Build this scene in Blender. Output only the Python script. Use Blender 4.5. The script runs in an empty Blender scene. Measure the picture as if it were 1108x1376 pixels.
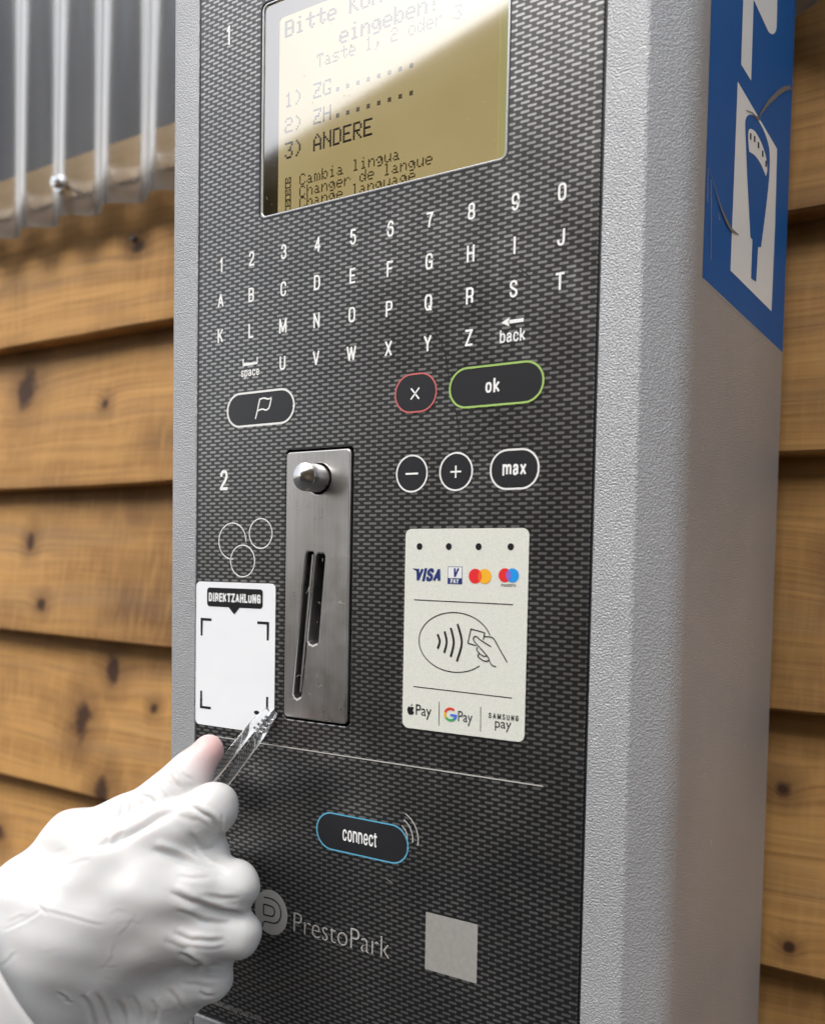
import bpy, bmesh, math, random
import numpy as np
from mathutils import Vector, Matrix

random.seed(7)
S = bpy.context.scene
COL = S.collection
RAD = math.radians

# ---------------------------------------------------------------- camera
# panel units: x right, y down, z into the panel; 1 unit = 20 mm (key pitch)
U = 0.02
FPX, CXP, CYP, PW, PH = 1191.95, 561.86, 818.22, 1108.0, 1376.0
RM = np.array([[0.8559769, -0.0185477, 0.5166812], [0.0394932, 0.9987821, -0.0295736], [-0.5155034, 0.0457197, 0.8556670]])
CC = np.array([15.86971, 7.42088, -16.58613])
H0 = 1.45                                    # camera height above the ground


def W(x, y, z):
    return Vector((x * U, z * U, H0 - (y - CC[1]) * U))


def ray(px, py):
    return RM.T @ np.array([(px - CXP) / FPX, (py - CYP) / FPX, 1.0])


def pp(px, py, z=0.0):
    d = ray(px, py); s = (z - CC[2]) / d[2]; q = CC + d * s
    return (q[0], q[1])


def at(px, py, dist=0.0):
    """point on the pixel's ray, dist units in front of the panel"""
    x, y = pp(px, py, -dist)
    return W(x, y, -dist)


cam_d = bpy.data.cameras.new('camera')
cam = bpy.data.objects.new('camera', cam_d); COL.objects.link(cam)
r_, u_, f_ = [Vector((v[0], v[2], -v[1])) for v in (RM[0], -RM[1], RM[2])]
m = Matrix.Identity(4)
for i in range(3):
    m[i][0], m[i][1], m[i][2] = r_[i], u_[i], -f_[i]
m.translation = W(*CC)
cam.matrix_world = m
cam_d.sensor_fit = 'VERTICAL'; cam_d.sensor_height = 36.0; cam_d.sensor_width = 36.0
cam_d.lens = FPX / PH * 36.0
cam_d.shift_x = -(CXP - PW / 2) / PH
cam_d.shift_y = (CYP - PH / 2) / PH
cam_d.clip_start = 0.01; cam_d.clip_end = 500
cam_d.dof.use_dof = True; cam_d.dof.focus_distance = 0.405; cam_d.dof.aperture_fstop = 8.6
S.camera = cam

# ---------------------------------------------------------------- light
SUN_EL, SUN_AZ = RAD(56), math.atan2(-0.18, -0.95)        # azimuth from +Y towards +X
wd = bpy.data.worlds.new('World'); S.world = wd; wd.use_nodes = True
nt = wd.node_tree; nt.nodes.clear()
sky = nt.nodes.new('ShaderNodeTexSky'); sky.sky_type = 'NISHITA'; sky.sun_disc = False
sky.sun_elevation = SUN_EL; sky.sun_rotation = SUN_AZ; sky.dust_density = 4.0; sky.air_density = 1.0
hs = nt.nodes.new('ShaderNodeHueSaturation'); hs.inputs['Saturation'].default_value = 0.28
bg = nt.nodes.new('ShaderNodeBackground'); bg.inputs['Strength'].default_value = 0.15
wo = nt.nodes.new('ShaderNodeOutputWorld')
nt.links.new(sky.outputs[0], hs.inputs['Color']); nt.links.new(hs.outputs[0], bg.inputs[0]); nt.links.new(bg.outputs[0], wo.inputs[0])
sl = bpy.data.lights.new('sun', 'SUN'); sl.energy = 0.55; sl.angle = RAD(35); sl.color = (1.0, 0.97, 0.93)
so = bpy.data.objects.new('sun', sl); COL.objects.link(so)
sd = Vector((math.sin(SUN_AZ) * math.cos(SUN_EL), math.cos(SUN_AZ) * math.cos(SUN_EL), math.sin(SUN_EL)))
so.rotation_euler = sd.to_track_quat('Z', 'Y').to_euler(); so.location = sd * 8 + Vector((0, 0, 2))
S.view_settings.view_transform = 'Standard'; S.view_settings.look = 'None'
S.view_settings.exposure = 1.12; S.view_settings.gamma = 1.0; S.view_settings.use_curve_mapping = False
S.render.engine = 'CYCLES'; S.cycles.use_denoising = True; S.cycles.max_bounces = 10; S.cycles.transparent_max_bounces = 12
S.cycles.caustics_reflective = False; S.cycles.caustics_refractive = False


# ---------------------------------------------------------------- materials
class NB:
    def __init__(s, name):
        s.m = bpy.data.materials.new(name); s.m.use_nodes = True
        s.t = s.m.node_tree; s.b = s.t.nodes['Principled BSDF']; s.o = s.t.nodes['Material Output']

    def n(s, typ, **kw):
        nd = s.t.nodes.new('ShaderNode' + typ)
        for k, v in kw.items(): setattr(nd, k, v)
        return nd

    def l(s, a, b): s.t.links.new(a, b)

    def set(s, nd, i, v):
        if hasattr(v, 'is_output') or isinstance(v, bpy.types.NodeSocket): s.l(v, nd.inputs[i])
        else: nd.inputs[i].default_value = v

    def math(s, op, a, b=0.0, c=None):
        nd = s.n('Math', operation=op); s.set(nd, 0, a); s.set(nd, 1, b)
        if c is not None: s.set(nd, 2, c)
        return nd.outputs[0]

    def mix(s, f, a, b):
        nd = s.n('Mix', data_type='RGBA'); s.set(nd, 0, f)
        for i, v in ((6, a), (7, b)):
            s.set(nd, i, v if not isinstance(v, tuple) else (*v, 1.0))
        return nd.outputs[2]

    def noise(s, vec, scale, detail=3.0, rough=0.5):
        nd = s.n('TexNoise'); s.l(vec, nd.inputs['Vector'])
        nd.inputs['Scale'].default_value = scale; nd.inputs['Detail'].default_value = detail; nd.inputs['Roughness'].default_value = rough
        return nd.outputs['Fac']

    def mapr(s, v, a, b, c=0.0, d=1.0):
        nd = s.n('MapRange'); s.set(nd, 0, v)
        for i, x in enumerate((a, b, c, d)): nd.inputs[i + 1].default_value = x
        return nd.outputs[0]

    def bump(s, h, strength, dist, normal=None):
        nd = s.n('Bump'); s.l(h, nd.inputs['Height']); nd.inputs['Strength'].default_value = strength; nd.inputs['Distance'].default_value = dist
        if normal is not None: s.l(normal, nd.inputs['Normal'])
        s.l(nd.outputs[0], s.b.inputs['Normal']); return nd.outputs[0]

    def coord(s, which='Object'):
        return s.n('TexCoord').outputs[which]

    def mapping(s, vec, scale=(1, 1, 1), loc=(0, 0, 0)):
        nd = s.n('Mapping'); s.l(vec, nd.inputs[0]); nd.inputs['Scale'].default_value = scale; nd.inputs['Location'].default_value = loc
        return nd.outputs[0]

    def p(s, **kw):
        for k, v in kw.items():
            k = k.replace('_', ' ')
            i = s.b.inputs[k]
            if isinstance(v, bpy.types.NodeSocket): s.l(v, i)
            elif isinstance(v, tuple) and len(v) == 3: i.default_value = (*v, 1.0)
            else: i.default_value = v
        return s


def simple(name, col, rough=0.5, metal=0.0, var=0.06, scale=300.0, **kw):
    b = NB(name); v = b.coord()
    f = b.noise(v, scale, 2.0)
    lo = tuple(max(0, c * (1 - var)) for c in col); hi = tuple(min(1, c * (1 + var)) for c in col)
    b.p(Base_Color=b.mix(f, lo, hi), Roughness=rough, Metallic=metal, **kw)
    return b.m


M = {}
# cabinet: grey metallic paint with coarse orange-peel texture
b = NB('textured_grey_paint'); v = b.coord()
n1 = b.noise(v, 1350, 1.5, 0.5); n2 = b.noise(v, 2600, 1.0); n3 = b.noise(v, 9.0, 3.0)
b.p(Base_Color=b.mix(b.mapr(n3, 0.3, 0.7), (0.35, 0.357, 0.368), (0.42, 0.427, 0.438)), Metallic=0.3, Roughness=0.46)
h = b.math('ADD', b.mapr(n1, 0.36, 0.64), b.math('MULTIPLY', n2, 0.25)); b.bump(h, 0.7, 0.00030)
M['paint'] = b.m
# printed front panel: near-black with rows of small silver dashes
b = NB('dash_print_panel'); v = b.coord(); sx = b.n('SeparateXYZ'); b.l(v, sx.inputs[0])
row = b.math('DIVIDE', sx.outputs[2], 0.0918 * U); rf = b.math('FLOOR', row); rz = b.math('SUBTRACT', b.math('SUBTRACT', row, rf), 0.5)
par = b.math('MULTIPLY', b.math('MODULO', b.math('ABSOLUTE', rf), 2.0), 0.5)
cx = b.math('ADD', b.math('DIVIDE', sx.outputs[0], 0.305 * U), par); fx = b.math('SUBTRACT', b.math('SUBTRACT', cx, b.math('FLOOR', cx)), 0.5)
ax = b.math('MAXIMUM', b.math('SUBTRACT', b.math('MULTIPLY', b.math('ABSOLUTE', fx), 0.305), 0.075), 0.0)
az = b.math('MULTIPLY', rz, 0.0918)
dd = b.math('SQRT', b.math('ADD', b.math('MULTIPLY', ax, ax), b.math('MULTIPLY', az, az)))
dash = b.mapr(dd, 0.021, 0.027, 1.0, 0.0)
worn = b.mapr(b.noise(v, 45, 3.0), 0.3, 0.7, 0.85, 1.1)
grit = b.mapr(b.noise(v, 4000, 1.0), 0.3, 0.7, 0.8, 1.2)
dash = b.math('MULTIPLY', dash, b.math('MULTIPLY', worn, grit))
b.p(Base_Color=b.mix(dash, (0.006, 0.0063, 0.007), (0.37, 0.366, 0.358)), Metallic=b.math('MULTIPLY', dash, 0.95),
    Roughness=b.math('ADD', b.mapr(b.noise(v, 30, 3.0), 0.3, 0.7, 0.28, 0.36), b.mapr(b.noise(b.mapping(v, (70, 70, 28)), 1.0, 5.0, 0.7), 0.52, 0.78, 0.0, 0.12)), Specular_IOR_Level=0.85)
b.bump(b.noise(v, 3500, 1.0), 0.10, 0.00006)
M['panel'] = b.m
M['button'] = simple('button_film', (0.017, 0.018, 0.021), 0.36, var=0.4, scale=3000)
M['legend'] = simple('white_legend_print', (0.86, 0.86, 0.84), 0.5)
M['white_line'] = simple('white_outline_print', (0.78, 0.78, 0.76), 0.5)
M['dim_line'] = simple('pale_grey_print', (0.42, 0.41, 0.38), 0.5)
M['red_line'] = simple('red_outline_print', (0.55, 0.13, 0.13), 0.5)
M['green_line'] = simple('green_outline_print', (0.34, 0.52, 0.13), 0.5)
M['blue_line'] = simple('blue_outline_print', (0.10, 0.36, 0.52), 0.5)
M['logo_grey'] = simple('warm_grey_print', (0.36, 0.35, 0.33), 0.45)
M['thin_grey'] = simple('thin_grey_print', (0.40, 0.39, 0.37), 0.45)
M['black'] = simple('plain_black', (0.008, 0.008, 0.009), 0.5)
M['ink'] = simple('black_ink', (0.009, 0.009, 0.010), 0.6, Specular_IOR_Level=0.25)
M['hair'] = simple('dark_hairline', (0.01, 0.01, 0.012), 0.6)
# brushed steel
b = NB('brushed_steel'); v = b.coord(); mp = b.mapping(v, (900, 900, 12)); n1 = b.noise(mp, 1.0, 3.0)
n2 = b.noise(b.mapping(v, (40, 40, 30)), 1.0, 4.0, 0.7)
b.p(Base_Color=b.mix(n1, (0.50, 0.49, 0.475), (0.70, 0.685, 0.67)), Metallic=1.0, Roughness=b.mapr(n2, 0.3, 0.75, 0.24, 0.42))
b.bump(n1, 0.22, 0.00008); M['steel'] = b.m
b = NB('turned_steel'); v = b.coord(); n1 = b.noise(v, 260, 3.0)
b.p(Base_Color=b.mix(n1, (0.52, 0.51, 0.50), (0.68, 0.67, 0.66)), Metallic=1.0, Roughness=0.2, Anisotropic=0.6); M['turned'] = b.m
M['chrome'] = simple('bright_trim', (0.55, 0.56, 0.57), 0.25, 0.9)
M['scuff_glint'] = simple('scuff_and_glint', (0.75, 0.74, 0.72), 0.4, 0.4)  # pale scuffs, also the painted highlights on the slot lips
# pearl label
b = NB('pearl_label'); v = b.coord(); n1 = b.noise(v, 1900, 2.0)
b.p(Base_Color=b.mix(b.mapr(n1, 0.35, 0.65), (0.68, 0.69, 0.62), (0.76, 0.77, 0.70)), Roughness=0.45, Metallic=0.12); b.bump(n1, 0.1, 0.00006); M['pearl'] = b.m
for nme, c in dict(navy=(0.014, 0.03, 0.16), paper=(0.75, 0.76, 0.76), lred=(0.72, 0.02, 0.025), lorange=(0.82, 0.12, 0.02), lyellow=(0.85, 0.42, 0.02), lblue=(0.01, 0.28, 0.72), lviolet=(0.20, 0.14, 0.55),
                   ggreen=(0.05, 0.36, 0.09), gblue=(0.05, 0.17, 0.65), gred=(0.65, 0.05, 0.03), gyellow=(0.75, 0.42, 0.02), slate=(0.05, 0.05, 0.055)).items():
    M[nme] = simple('print_' + nme, c, 0.45)
b = NB('glossy_sticker'); v = b.coord(); b.p(Base_Color=b.mix(b.noise(v, 60, 2.0), (0.78, 0.80, 0.83), (0.84, 0.86, 0.88)), Roughness=0.32); M['sticker'] = b.m
M['pale_patch'] = simple('pale_grey_patch', (0.30, 0.295, 0.275), 0.5, var=0.15, scale=500)
# display
b = NB('backlit_lcd'); v = b.coord(); mp = b.mapping(v, (2600, 2600, 2600)); ck = b.n('TexChecker'); b.l(v, ck.inputs[0]); ck.inputs['Scale'].default_value = 2400
c = b.mix(b.noise(v, 40, 2.0), (0.44, 0.345, 0.16), (0.50, 0.40, 0.20)); c = b.mix(b.math('MULTIPLY', ck.outputs['Fac'], 0.18), c, (0.22, 0.17, 0.06))
b.p(Base_Color=c, Roughness=0.5, Emission_Color=c, Emission_Strength=0.6); M['lcd'] = b.m
b = NB('backlit_lcd_margin'); b.p(Base_Color=(0.5, 0.45, 0.2), Roughness=0.5, Emission_Color=(0.5, 0.45, 0.2), Emission_Strength=0.5); M['lcd_margin'] = b.m
M['lcd_dark'] = simple('lcd_dots_dark', (0.085, 0.085, 0.115), 0.5)
M['lcd_brown'] = simple('lcd_dots_brown', (0.22, 0.145, 0.075), 0.5)
M['bezel_grey'] = simple('bezel_grey', (0.22, 0.225, 0.22), 0.4)
M['bezel'] = simple('display_bezel', (0.02, 0.022, 0.025), 0.35)
b = NB('display_glass'); b.t.nodes.remove(b.b); gl = b.n('BsdfGlossy'); gl.inputs['Roughness'].default_value = 0.05; tr = b.n('BsdfTransparent'); tr.inputs[0].default_value = (0.97, 0.97, 0.95, 1)
fr = b.n('Fresnel'); fr.inputs[0].default_value = 4.0; mx = b.n('MixShader'); b.l(fr.outputs[0], mx.inputs[0]); b.l(tr.outputs[0], mx.inputs[1]); b.l(gl.outputs[0], mx.inputs[2]); b.l(mx.outputs[0], b.o.inputs[0]); M['glass'] = b.m
M['dust'] = simple('dust_speck', (0.40, 0.34, 0.18), 0.7)
# decal
b = NB('blue_vinyl'); v = b.coord(); n1 = b.noise(v, 620, 2.5); b.p(Base_Color=b.mix(b.noise(v, 25, 3.0), (0.008, 0.10, 0.35), (0.012, 0.122, 0.395)), Roughness=0.55, Specular_IOR_Level=0.12); b.bump(n1, 0.25, 0.0002); M['vinyl'] = b.m
b = NB('white_vinyl'); v = b.coord(); n1 = b.noise(v, 620, 2.5); b.p(Base_Color=b.mix(n1, (0.82, 0.90, 0.93), (0.90, 0.94, 0.95)), Roughness=0.42); b.bump(n1, 0.25, 0.0002); M['white_vinyl'] = b.m
M['torn'] = simple('torn_vinyl_grey', (0.17, 0.165, 0.155), 0.6)
# timber
KN = [(-26.0, -1.6, .75, 1.0), (-19.7, -.3, .28, .28), (-19.4, 12.8, .55, .75), (-21.3, 15.3, .7, 1.0), (-16.3, 14.3, .3, .3), (-19.2, 18.6, .6, .8), (11.55, 14.1, .3, .28), (11.97, 18.8, .18, .18), (-17, -7.2, .45, .3),
      (-14.2, 1.6, .3, .3), (-24, 9.6, .4, .35), (13.3, 7.2, .5, .6), (14.5, -5.0, .5, .4), (-25.5, 6.4, .35, .5), (-12.0, 22, .4, .5), (-28.5, 22.5, .6, .6)]


def wood(name, lo, mid, hi, knots):
    b = NB(name); v = b.coord(); geo = b.n('NewGeometry').outputs['Position']
    oi = b.n('ObjectInfo').outputs['Random']
    off = b.n('CombineXYZ'); b.l(b.math('MULTIPLY', oi, 37.0), off.inputs[0]); b.l(b.math('MULTIPLY', oi, 11.0), off.inputs[2])
    D = None
    if knots:
        for (kx, ky, rx, ry) in knots:
            c = W(kx, ky, 12.6)
            sub = b.n('VectorMath', operation='SUBTRACT'); b.l(geo, sub.inputs[0]); sub.inputs[1].default_value = c
            mul = b.n('VectorMath', operation='MULTIPLY'); b.l(sub.outputs[0], mul.inputs[0]); mul.inputs[1].default_value = (1 / (rx * U), 0.0, 1 / (ry * U))
            ln = b.n('VectorMath', operation='LENGTH'); b.l(mul.outputs[0], ln.inputs[0])
            D = ln.outputs['Value'] if D is None else b.math('MINIMUM', D, ln.outputs['Value'])
        wob = b.noise(v, 60, 3.0)
        Dn = b.math('ADD', D, b.mapr(wob, 0.2, 0.8, -0.45, 0.45))
        push = b.math('MULTIPLY', b.math('POWER', 2.718, b.math('MULTIPLY', D, -0.6)), 0.014)
    add = b.n('VectorMath', operation='ADD'); b.l(v, add.inputs[0]); b.l(off.outputs[0], add.inputs[1]); v2 = add.outputs[0]
    if knots:
        cb = b.n('CombineXYZ'); b.l(push, cb.inputs[2]); a3 = b.n('VectorMath', operation='ADD'); b.l(v2, a3.inputs[0]); b.l(cb.outputs[0], a3.inputs[1]); v2 = a3.outputs[0]
    warp = b.noise(b.mapping(v2, (2.2, 2.2, 9)), 1.0, 2.0)
    wv = b.n('CombineXYZ'); b.l(b.math('MULTIPLY', warp, 0.03), wv.inputs[2]); a4 = b.n('VectorMath', operation='ADD'); b.l(v2, a4.inputs[0]); b.l(wv.outputs[0], a4.inputs[1])
    g1 = b.noise(b.mapping(a4.outputs[0], (1.2, 1.2, 55)), 1.0, 5.0, 0.65)
    g2 = b.noise(b.mapping(a4.outputs[0], (5, 5, 330)), 1.0, 2.0)
    g3 = b.noise(b.mapping(v2, (170, 170, 14)), 1.0, 2.0)
    big = b.noise(b.mapping(v2, (3.5, 3.5, 7)), 1.0, 3.0, 0.6)
    c = b.mix(b.mapr(g1, 0.30, 0.70), mid, hi); c = b.mix(b.mapr(g2, 0.48, 0.76, 0.0, 0.5), c, lo)
    c = b.mix(b.mapr(big, 0.48, 0.72, 0.0, 0.8), c, lo); c = b.mix(b.mapr(g3, 0.45, 0.75, 0.0, 0.42), c, hi)
    gw = b.noise(b.mapping(v2, (2.0, 2.0, 22)), 1.0, 5.0, 0.7)
    c = b.mix(b.mapr(gw, 0.52, 0.74, 0.0, 0.55), c, tuple(.5 * a_ + .5 * e_ for a_, e_ in zip(lo, (0.24, 0.20, 0.15))))
    if knots:
        c = b.mix(b.mapr(Dn, 0.9, 3.2, 0.62, 0.0), c, lo)
        c = b.mix(b.mapr(Dn, 0.55, 1.15, 0.92, 0.0), c, (0.035, 0.014, 0.007))
    tone = b.n('HueSaturation'); b.l(c, tone.inputs['Color']); b.l(b.mapr(oi, 0, 1, 0.84, 1.12), tone.inputs['Value']); c = tone.outputs[0]
    b.p(Base_Color=c, Roughness=0.68, Specular_IOR_Level=0.3)
    hh = b.math('ADD', b.math('MULTIPLY', g1, 0.6), b.math('ADD', b.math('MULTIPLY', g2, 0.4), b.math('MULTIPLY', g3, 0.35)))
    b.bump(hh, 0.5, 0.0018)
    return b.m


M['wood'] = wood('brown_stained_timber', (0.115, 0.054, 0.021), (0.335, 0.170, 0.052), (0.52, 0.288, 0.096), KN)
M['pale_wood'] = wood('pale_planed_timber', (0.62, 0.38, 0.17), (0.82, 0.54, 0.27), (0.88, 0.62, 0.34), None)
M['dark_fill'] = simple('near_black_fill', (0.012, 0.010, 0.009), 0.8)  # near-black for the painted rail gap and the light-stopping backing
b = NB('clear_corrugated_plastic'); v = b.coord(); b.t.nodes.remove(b.b)
tr = b.n('BsdfTransparent'); tr.inputs[0].default_value = (0.985, 0.99, 0.995, 1); gl = b.n('BsdfGlossy'); gl.inputs['Roughness'].default_value = 0.22
df = b.n('BsdfTranslucent'); df.inputs[0].default_value = (0.9, 0.92, 0.93, 1); dg = b.n('BsdfDiffuse'); dg.inputs[0].default_value = (0.9, 0.92, 0.93, 1)
lw = b.n('LayerWeight'); lw.inputs[0].default_value = 0.5
hz = b.n('MixShader'); hz.inputs[0].default_value = 0.5; b.l(df.outputs[0], hz.inputs[1]); b.l(dg.outputs[0], hz.inputs[2])
dirt = b.noise(b.mapping(v, (60, 60, 2.5)), 1.0, 3.0)
m1 = b.n('MixShader'); b.l(b.math('ADD', b.mapr(dirt, 0.3, 0.75, 0.0, 0.09), b.mapr(lw.outputs['Facing'], 0.20, 0.62, 0.0, 0.85)), m1.inputs[0]); b.l(tr.outputs[0], m1.inputs[1]); b.l(hz.outputs[0], m1.inputs[2])  # white haze at glancing angles paints the sky sheen onto the ribs
m2 = b.n('MixShader'); b.l(b.math('MULTIPLY_ADD', b.math('POWER', lw.outputs['Facing'], 3.0), 0.85, 0.10), m2.inputs[0]); b.l(m1.outputs[0], m2.inputs[1]); b.l(gl.outputs[0], m2.inputs[2]); b.l(m2.outputs[0], b.o.inputs[0])
M['sheet'] = b.m
b = NB('dark_pane'); v = b.coord(); b.p(Base_Color=b.mix(b.noise(v, 8, 2.0), (0.03, 0.037, 0.052), (0.055, 0.065, 0.085)), Roughness=0.25); M['dark_pane'] = b.m
# ground, house
b = NB('grey_asphalt'); v = b.coord(); b.p(Base_Color=b.mix(b.noise(v, 40, 6.0, 0.7), (0.028, 0.028, 0.03), (0.06, 0.058, 0.056)), Roughness=0.85); b.bump(b.noise(v, 160, 3.0), 0.6, 0.006); M['ground'] = b.m
M['house_wood'] = wood('yellow_brown_cladding', (0.09, 0.05, 0.018), (0.19, 0.115, 0.04), (0.26, 0.17, 0.07), None)
M['roof'] = simple('brown_roof_tile', (0.11, 0.075, 0.05), 0.8, var=0.3, scale=6)
M['trim'] = simple('cream_trim', (0.55, 0.48, 0.34), 0.6)
M['win'] = simple('dark_window_glass', (0.03, 0.035, 0.04), 0.1)
# clear tweezers
b = NB('clear_plastic'); b.p(Base_Color=(0.96, 0.97, 0.98), Roughness=0.07, IOR=1.49, Transmission_Weight=1.0); M['clear'] = b.m
# latex glove: thin white rubber, skin showing where it is stretched
b = NB('white_latex'); v = b.coord(); at_ = b.n('Attribute'); at_.attribute_name = 'skin'; at2 = b.n('Attribute'); at2.attribute_name = 'thin'
c = b.mix(b.noise(v, 55, 3.0), (0.55, 0.548, 0.540), (0.60, 0.598, 0.59)); c = b.mix(b.math('MULTIPLY', at_.outputs['Fac'], 0.75), c, (0.72, 0.36, 0.34)); c = b.mix(b.math('MULTIPLY', at2.outputs['Fac'], 0.3), c, (0.62, 0.52, 0.47))
b.p(Base_Color=c, Roughness=0.42, Subsurface_Weight=0.35, Subsurface_Scale=0.007, Specular_IOR_Level=0.45)
b.b.inputs['Subsurface Radius'].default_value = (1.0, 0.6, 0.45)
wr = b.noise(b.mapping(v, (120, 120, 120)), 1.0, 4.0, 0.6); fi = b.noise(v, 1400, 2.0)
b.bump(b.math('ADD', b.math('MULTIPLY', wr, 0.6), b.math('MULTIPLY', fi, 0.10)), 0.2, 0.0006); M['latex'] = b.m


# ---------------------------------------------------------------- mesh helpers (all return (verts, faces) in world space)
def eval_curve(cu):
    o = bpy.data.objects.new('tmp', cu); COL.objects.link(o)
    dg = bpy.context.evaluated_depsgraph_get(); dg.update()
    me = bpy.data.meshes.new_from_object(o.evaluated_get(dg))
    V = np.zeros(len(me.vertices) * 3); me.vertices.foreach_get('co', V); V = V.reshape(-1, 3)
    Fc = [tuple(p.vertices) for p in me.polygons]
    bpy.data.objects.remove(o); bpy.data.meshes.remove(me); bpy.data.curves.remove(cu)
    return V, Fc


def rot_front(V, z):
    return [W(x, -y, z - c) for x, y, c in V]


def rot_side(V, x0):
    return [W(x0 + c, -y, x) for x, y, c in V]


def raw_flat(loops, th=0.0, bev=0.0):
    cu = bpy.data.curves.new('tmp', 'CURVE'); cu.dimensions = '2D'; cu.fill_mode = 'BOTH' if th > 0 else 'BOTH'
    for lp in loops:
        sp = cu.splines.new('POLY'); sp.points.add(len(lp) - 1); sp.use_cyclic_u = True
        for i, (x, y) in enumerate(lp): sp.points[i].co = (x, -y, 0, 1)
    if th > 0:
        cu.extrude = max(th / 2 - bev, 0); cu.bevel_depth = bev; cu.bevel_resolution = 2
        if bev > 0: cu.offset = -bev
    return eval_curve(cu)


def flat(loops, z, th=0.0, bev=0.0):
    """filled shape on the panel; z = its front face"""
    V, Fc = raw_flat(loops, th, bev)
    return rot_front(V, z + th / 2), Fc


def sideflat(loops, x0):
    V, Fc = raw_flat(loops); return rot_side(V, x0), Fc


_cap = {}


def raw_text(s, h, xs, bold, shear=0.0, gap=1.0):
    if 'c' not in _cap:
        cu = bpy.data.curves.new('tmp', 'FONT'); cu.body = 'H'; cu.size = 1; V, _ = eval_curve(cu); _cap['c'] = V[:, 1].max() - V[:, 1].min()
    cu = bpy.data.curves.new('tmp', 'FONT'); cu.body = s; cu.size = h / _cap['c']; cu.shear = shear; cu.space_character = gap
    cu.offset = bold * cu.size; cu.resolution_u = 4
    V, Fc = eval_curve(cu); V[:, 0] *= xs
    V[:, 0] -= (V[:, 0].max() + V[:, 0].min()) / 2
    return V, Fc


def text(s, cx, cy, h, xs=0.72, bold=0.012, z=-0.01, width=None, shear=0.0, gap=1.0):
    V, Fc = raw_text(s, h, xs, bold, shear, gap)
    if width: V[:, 0] *= width / (V[:, 0].max() - V[:, 0].min())
    V[:, 0] += cx; V[:, 1] += -(cy + h / 2)
    return rot_front(V, z), Fc


def ribbon2(pts, w, closed=False):
    P = np.array(pts, float); n = len(P); V = []; Fc = []
    ws = w if hasattr(w, '__len__') else [w] * n
    for i in range(n):
        a = P[(i - 1) % n] if (closed or i > 0) else P[i]; c = P[(i + 1) % n] if (closed or i < n - 1) else P[i]
        t = c - a; t /= (np.linalg.norm(t) + 1e-12); nr = np.array([-t[1], t[0]])
        if closed or 0 < i < n - 1:
            t1 = P[i] - a; t1 /= np.linalg.norm(t1) + 1e-12; k = min(1.6, 1 / max(0.4, abs(np.dot(np.array([-t1[1], t1[0]]), nr))))
        else: k = 1
        V += [(*(P[i] + nr * ws[i] / 2 * k),), (*(P[i] - nr * ws[i] / 2 * k),)]
    for i in range(n if closed else n - 1):
        j = (i + 1) % n; Fc.append((2 * i, 2 * i + 1, 2 * j + 1, 2 * j))
    return V, Fc


def ribbon(pts, w, z=-0.01, closed=False):
    V, Fc = ribbon2(pts, w, closed); return [W(x, y, z) for x, y in V], Fc


def sideribbon(pts, w, x0):
    V, Fc = ribbon2(pts, w); return [W(x0, y, z) for z, y in V], [f[::-1] for f in Fc]


def rrect(x0, y0, x1, y1, r, n=8):
    P = []
    for cx, cy, a in ((x1 - r, y0 + r, -90), (x1 - r, y1 - r, 0), (x0 + r, y1 - r, 90), (x0 + r, y0 + r, 180)):
        for i in range(n + 1):
            t = RAD(a + 90 * i / n); P.append((cx + r * math.cos(t), cy + r * math.sin(t)))
    return P


def ell(cx, cy, rx, ry=None, n=40, a0=0, a1=360):
    ry = rx if ry is None else ry; k = n if a1 - a0 >= 360 else n + 1
    return [(cx + rx * math.cos(RAD(a0 + (a1 - a0) * i / n)), cy + ry * math.sin(RAD(a0 + (a1 - a0) * i / n))) for i in range(k)]


def smooth(pts, n=6):
    P = [np.array(p, float) for p in pts]; out = []
    for i in range(len(P) - 1):
        a = P[max(i - 1, 0)]; b0 = P[i]; c = P[i + 1]; d = P[min(i + 2, len(P) - 1)]
        for k in range(n):
            t = k / n
            out.append(0.5 * ((2 * b0) + (-a + c) * t + (2 * a - 5 * b0 + 4 * c - d) * t * t + (-a + 3 * b0 - 3 * c + d) * t ** 3))
    out.append(P[-1]); return [tuple(o) for o in out]


# condensed grotesque drawn with strokes: (width, strokes); '~' marks a curved stroke
O_ = '~.5 0 .2 .03 .03 .17 0 .5 .03 .83 .2 .97 .5 1 .8 .97 .97 .83 1 .5 .97 .17 .8 .03 .5 0'
BW = '~0 .5 .25 .31 .55 .28 .9 .36 1 .64 .9 .92 .55 1 .25 .98 0 .8'
S_ = '~.97 .27 .9 .1 .7 .01 .5 0 .2 .03 .03 .16 .05 .32 .25 .43 .6 .52 .9 .62 1 .78 .9 .93 .65 1 .4 1 .12 .93 0 .7'
G_ = '~1 .3 .95 .12 .75 .02 .5 0 .2 .04 .04 .2 0 .5 .04 .8 .2 .96 .5 1 .78 .97 .96 .84 1 .66'
P_ = '~0 0 .6 0 .92 .08 1 .28 .92 .48 .6 .56 0 .56'
SIX = '~.96 .22 .85 .06 .55 0 .25 .06 .05 .3 0 .6 .04 .86 .25 .99 .55 1 .88 .94 1 .7 .9 .47 .55 .4 .2 .46 .02 .62'
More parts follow.
